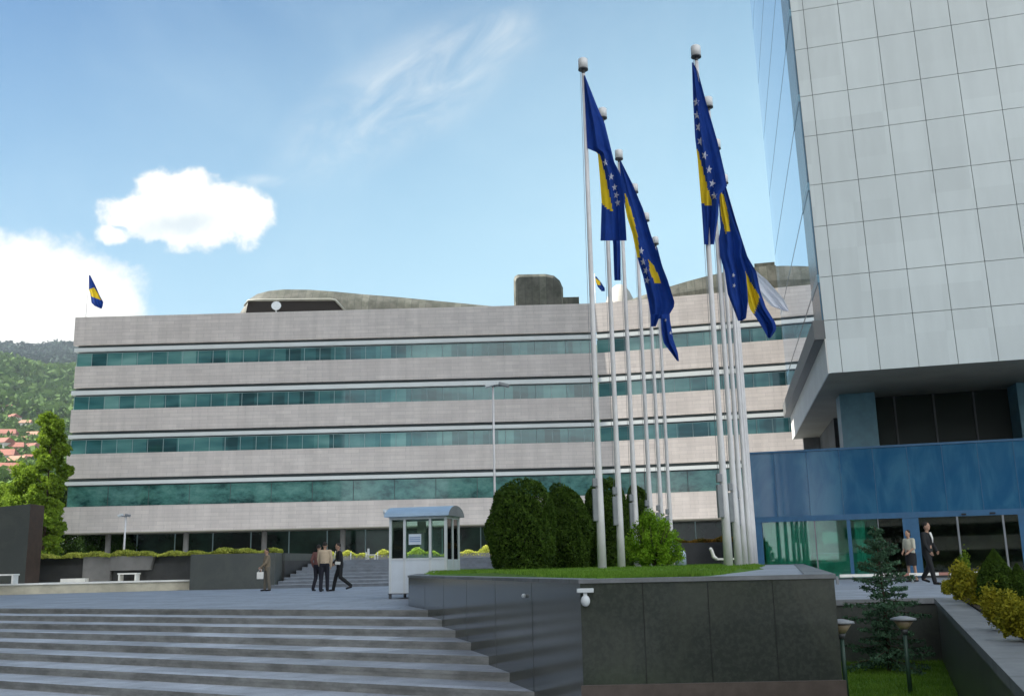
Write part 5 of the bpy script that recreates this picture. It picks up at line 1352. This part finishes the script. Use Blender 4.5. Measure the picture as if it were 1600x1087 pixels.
shrub(1567, 985, 16.2, 0.33, 0.83, L_BALL, 'dark green pointed cypress shrub near the right edge', 13000, 63, 0.022, 'cypress_shrub', cone=True)
shrub(1601, 985, 15.6, 0.22, 0.6, L_BALL, 'dark cypress shrub partly cut off by the right edge', 8000, 64, 0.022, 'cypress_shrub', cone=True)
shrub(1572, 1035, 11.0, 0.24, 0.44, L_YEL, 'largest yellow shrub low at the right edge', 6500, 65, 0.022)
shrub(1600, 1040, 9.6, 0.22, 0.36, L_YEL, 'yellow shrub nearest the viewer, cut by the right edge', 6500, 66, 0.02)
shrub(1512, 930, 22.5, 0.16, 0.85, L_TREE, 'thin upright green sapling in front of the doors', 1600, 67, 0.025, 'sapling_shrub', cone=False)
shrub(1480, 940, 20.8, 0.12, 0.30, L_YEL, 'tiny yellow shrub at the parapet end', 1800, 68, 0.022)

# trees
def tree(px, pybase, d, H, R, label, m_, n, seed, size, zb_, name='leafy_tree', nl=26, low=0.12, group=None):
    q = D(px, pybase, d); t = empty(name, (q.x, d, zb_), 0, label, 'tree', group)
    r = np.random.default_rng(seed); m = MB()
    m.tube([(0, 0, 0), (0.1, 0, H * .3), (0, 0.1, H * .6), (0.1, 0, H * .9)], [R * .075, R * .055, R * .035, R * .01], 10)
    Ps = []
    for k in range(nl):
        zz = low + (1 - low) * (k + .5) / nl; a = k * 2.4 + r.uniform(-.4, .4)
        rad_ = R * math.sin(min(1, (1.03 - zz) * 1.5 + 0.12) * math.pi / 2) * r.uniform(.35, .85)
        c = np.array([math.cos(a) * rad_, math.sin(a) * rad_, zz * H * 0.97])
        m.tube([(0, 0, max(0, c[2] - rad_ * 0.7)), tuple(c * np.array([.5, .5, 1]) - np.array([0, 0, rad_ * .25])), tuple(c)], [R * .02, R * .013, R * .005], 5)
        cr = R * r.uniform(.26, .42)
        P, _ = shell_pts(r, n // nl, cr, cr, cr * .8, 0.6, 0.25); Ps.append(P + c)
    m.build('trunk', BARK, t)
    P = np.concatenate(Ps); P = P[P[:, 2] > H * low * .5]; leaves('crown', P, size, m_, t, seed)
tree(66, 858, 72, 10.9, 1.65, 'tall bright green tree against the left end of the stone building', L_TREE, 46000, 71, 0.11, TZ, nl=34, low=.02)
tree(34, 860, 78, 7.8, 2.4, 'mid height bright green tree left of the tallest tree', L_TREE, 30000, 72, 0.11, TZ)
tree(2, 860, 84, 6.6, 3.0, 'broad bright green tree at the left edge above the black pier', L_TREE, 30000, 73, 0.12, TZ)
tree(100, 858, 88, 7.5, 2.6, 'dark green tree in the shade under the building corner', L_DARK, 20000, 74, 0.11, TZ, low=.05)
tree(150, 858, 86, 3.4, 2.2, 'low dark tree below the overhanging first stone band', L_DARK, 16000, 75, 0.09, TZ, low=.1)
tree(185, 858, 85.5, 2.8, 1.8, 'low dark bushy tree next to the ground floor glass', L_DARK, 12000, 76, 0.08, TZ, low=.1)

# ------------------------------------------------------------------ hills and town beyond
PR_ = [(150, 1.2), (300, 12), (500, 44), (650, 66), (800, 98), (1000, 150), (1300, 238), (1600, 300), (1900, 352), (2300, 470), (2600, 560), (2900, 540), (3600, 300)]
def hill_h(x, y):
    d = math.hypot(x, y); z = np.interp(d, [p[0] for p in PR_], [p[1] for p in PR_])
    az = math.atan2(x, y)
    k = 1 + 0.035 * math.sin(az * 21 + 1.0) + 0.02 * math.sin(az * 47) 
    # ridge falls off to the far left, as in the photo
    k *= 1 - 0.16 * max(0.0, min(1.0, (-0.43 - az) / 0.10)) * min(1, max(0, (d - 1500) / 900))
    n_ = 0.02 * math.sin(x * 0.011 + y * 0.006) * math.sin(y * 0.009 - x * 0.004) + 0.008 * math.sin(x * 0.05) * math.sin(y * 0.043)
    return max(-1.3, z * k * (1 + n_) if d > 150 else -1.3)
m = MB(); NA, NR = 150, 90; vs = []; fs = []
for j in range(NR + 1):
    rr = 150 + (3600 - 150) * (j / NR) ** 1.2
    for i in range(NA + 1):
        az = rad(-75 + 150 * i / NA); x, y = rr * math.sin(az), rr * math.cos(az)
        vs.append((x, y, hill_h(x, y) if j > 0 else -1.3))
for j in range(NR):
    for i in range(NA):
        a = j * (NA + 1) + i; fs.append((a, a + 1, a + NA + 2, a + NA + 1))
m.add(vs, fs, 0, True)
def b_hill(n, vec, p):
    f = n.noise(vec, 0.012, 8, 0.7); g = n.noise(vec, 0.1, 4, 0.7)
    c = n.mix(n.smooth(f, 0.38, 0.62), (0.03, 0.06, 0.02), (0.09, 0.13, 0.04))
    return n.mix(n.smooth(g, 0.5, 0.7, 0, 0.5), c, (0.02, 0.04, 0.015))
tag(m.build('hills', mat('wooded_hill', (0.05, 0.08, 0.03), 0.95, 0.1, build=b_hill)), kind='structure')
# distant woods: clumps of crowns
r = np.random.default_rng(81)
def woods(name, n, dmin, dmax, s0, s1, m_, label, seed, azr=(-31.5, -20)):
    r = np.random.default_rng(seed); Ps = []
    for i in range(n):
        d = math.sqrt(r.uniform(dmin ** 2, dmax ** 2)); az = rad(r.uniform(*azr)); x, y = d * math.sin(az), d * math.cos(az)
        z = hill_h(x, y); s = r.uniform(s0, s1)
        q = r.normal(0, 1, (34, 3)); q /= np.linalg.norm(q, axis=1)[:, None]
        Ps.append(q * np.array([s, s, s * 1.15]) * r.uniform(.6, 1.05, (34, 1)) + np.array([x, y, z + s * 0.7]))
    o = leaves(name, np.concatenate(Ps), (s0 + s1) * 0.26, m_, None, seed)
    tag(o, label, 'woods', kind='stuff')
W1 = leafmat('far_wood_leaf', (0.03, 0.075, 0.02), (0.12, 0.20, 0.045), 0.012, 0.15)
W2 = leafmat('near_wood_leaf', (0.035, 0.08, 0.015), (0.13, 0.21, 0.045), 0.03, 0.1)
W3 = leafmat('ridge_pine', (0.010, 0.030, 0.020), (0.028, 0.06, 0.035), 0.01, 0.05)
woods('hillside_woods', 2600, 900, 1750, 5, 10, W1, 'mid green woods covering the lower hillside behind the houses', 82)
woods('ridge_woods', 4200, 1700, 2700, 6, 12, W3, 'dark conifer woods on the far ridge at left', 83)
woods('town_trees', 1500, 380, 950, 2.4, 5.5, W2, 'scattered bright trees between the hillside houses', 84)
# houses
RO = [mat('red_tile_roof', (0.24, 0.085, 0.055), 0.8, var=0.15, vscale=0.5), mat('orange_tile_roof', (0.30, 0.15, 0.09), 0.8, var=0.15, vscale=0.5), mat('brown_tile_roof', (0.22, 0.11, 0.08), 0.8, var=0.15, vscale=0.5)]
WA = [mat('house_white_plaster', (0.55, 0.53, 0.48), 0.9, var=0.06), mat('house_cream_plaster', (0.5, 0.40, 0.28), 0.9, var=0.06), mat('house_pink_plaster', (0.45, 0.27, 0.20), 0.9, var=0.06)]
WIN = mat('house_window', (0.03, 0.04, 0.05), 0.2)
def house(px, py, wd, rot, wi, ri, label, d=None):
    if d is None:
        # walk along the viewing ray until it meets the hillside
        rr = ray(px, py).normalized(); s = 200
        while s < 2600:
            p = CAM + rr * s
            if p.z < hill_h(p.x, p.y): break
            s += 4
    else:
        p = D(px, py, d)
    zb_ = hill_h(p.x, p.y) - 1.0 if d is None else TZ
    t = empty('hillside_house', (p.x, p.y, zb_), rot, label, 'house', 'houses on the hillside')
    w2, dp, h = wd / 2, wd * 0.4, wd * 0.62
    m = MB(); m.box(-w2, w2, -dp, dp, 0, h); m.build('wall', WA[wi], t)
    m = MB(); e2 = w2 + 0.4; ed = dp + 0.5; rh = h + wd * 0.28
    vs = [(-e2, -ed, h), (e2, -ed, h), (e2, ed, h), (-e2, ed, h), (-e2 * .75, 0, rh), (e2 * .75, 0, rh)]
    m.add(vs, [(0, 1, 5, 4), (2, 3, 4, 5), (1, 2, 5), (3, 0, 4), (3, 2, 1, 0)]); m.build('roof', RO[ri], t)
    for fl_ in range(2):
        for kx in range(3):
            m = MB(); x = -w2 * .66 + kx * w2 * .66; z = h * (0.15 + 0.47 * fl_)
            m.box(x - wd * .055, x + wd * .055, -dp - 0.08, -dp - 0.01, z, z + h * .25); m.build('window', WIN, t)
hs = [(8, 650, 12, .3, 0, 1), (52, 642, 13, -.2, 1, 1), (36, 652, 12, .5, 1, 0), (62, 647, 11, .1, 0, 2), (18, 664, 11, -.4, 0, 0), (78, 655, 11, .2, 1, 1),
      (10, 695, 13, .2, 2, 0), (2, 712, 13, -.3, 0, 0), (30, 700, 10, .5, 1, 1), (50, 694, 11, -.1, 0, 1), (22, 716, 12, .2, 2, 0), (48, 712, 10, -.3, 1, 0), (70, 700, 9, .4, 0, 1),
      (4, 735, 13, .1, 0, 0), (26, 740, 11, -.2, 1, 1), (50, 736, 11, .3, 0, 0), (12, 752, 10, .2, 1, 0), (88, 672, 10, .1, 0, 1), (68, 672, 10, -.3, 2, 0), (40, 672, 10, 0, 0, 1)]
wn_ = ['white', 'cream', 'pink']; rn_ = ['red', 'orange', 'brown']
where = ['at the top left of the hillside town', 'upper middle of the town beside an orange neighbour', 'just below the top row of houses', 'at the upper right of the top row', 'second row at far left', 'top row nearest the tall tree',
         'middle row left', 'middle row at the very edge of view', 'middle row centre', 'middle row right of centre', 'centre of the lower middle row', 'lower middle row towards the tree', 'middle row nearest the tall tree',
         'lowest row at the edge of view', 'lowest row centre', 'lowest row towards the tree', 'just above the black pier', 'highest beside the tall tree', 'second row towards the tree', 'second row centre']
for i, (a, b, c, d_, e_, f_) in enumerate(hs):
    house(a, b, c, d_, e_, f_, '%s house with %s roof %s' % (wn_[e_], rn_[f_], where[i]))
house(60, 862, 7.0, 0.1, 0, 1, 'nearest white house glimpsed between black pier and dark tree', d=120)

# ------------------------------------------------------------------ unseen surroundings: added block shades the plaza, the rest mirrors in the granite
def block(name, x0, x1, y0, y1, h, label, m_, zb_=-1.2):
    t = empty(name, ((x0 + x1) / 2, (y0 + y1) / 2, zb_), 0, label, 'building'); w2, d2 = (x1 - x0) / 2, (y1 - y0) / 2
    m = MB(); m.box(-w2, w2, -d2, d2, 0, h); m.build('wall', m_, t)
    m = MB(); nf = int(h / 3.4)
    for k in range(nf):
        z = 1.2 + k * 3.4
        m.box(w2 + .01, w2 + .05, -d2 + 1, d2 - 1, z, z + 1.6); m.box(-w2 + 1, w2 - 1, d2 + .01, d2 + .05, z, z + 1.6)
    m.build('window_band', DARKG, t); m = MB(); m.box(-w2 - .3, w2 + .3, -d2 - .3, d2 + .3, h, h + 0.5); m.build('roof', CONC, t)
block('shade_block', -62, -42, -45, 60, 95, 'tall unseen block added at left to shade the plaza', CONC)  # added shadow caster, sized to keep plaza and tower front in shade
block('apartment_block', -22, 30, -78, -62, 24, 'apartment block behind the viewer', WHITES)

t = empty('entrance_pedestal', (3.7, -7.2, -1.2), 0, 'pale stone pedestal with two posts behind the viewer', 'pedestal')
m = MB(); m.box(0, 1.5, 0, 0.6, 0, 0.42); m.build('base', WHITES, t)
for x in (0.15, 0.85):
    m = MB(); m.box(x, x + 0.42, 0.1, 0.5, 0.421, 1.35); m.build('post', WHITES, t)
hb = MB(); hb.box(-12, 9, -12.6, -12, -1.2, -0.75); tag(hb.build('hedge_kerb', PLINTH), 'brown stone kerb added behind the viewer to mirror in the granite', 'kerb')
r = np.random.default_rng(91); n_ = 14000  # unseen hedge and its kerb, added for their reflection in the granite
P = np.stack([r.uniform(-12, 9, n_), r.uniform(-13.4, -12.5, n_), -1.2 + r.uniform(0.3, 1.6, n_)], 1)
tag(leaves('rear_hedge', P, 0.07, L_TREE, None, 91), 'green hedge added behind the viewer to mirror in the granite', 'hedge')

# ------------------------------------------------------------------ air
hm = MB(); hm.box(-2900, 2900, -300, 3700, -2.2, 700)
hzm = bpy.data.materials.new('haze_air'); hzm.use_nodes = True
hn = NT(hzm.node_tree); hn.n.clear()
pv = hn.node('ShaderNodeVolumePrincipled'); pv.inputs['Color'].default_value = (0.75, 0.86, 1.0, 1); pv.inputs['Density'].default_value = 0.00008
ho = hn.node('ShaderNodeOutputMaterial'); hn.l.new(pv.outputs[0], ho.inputs['Volume'])
tag(hm.build('haze', hzm), 'thin blue air between the viewer and the hills', 'haze', kind='stuff')
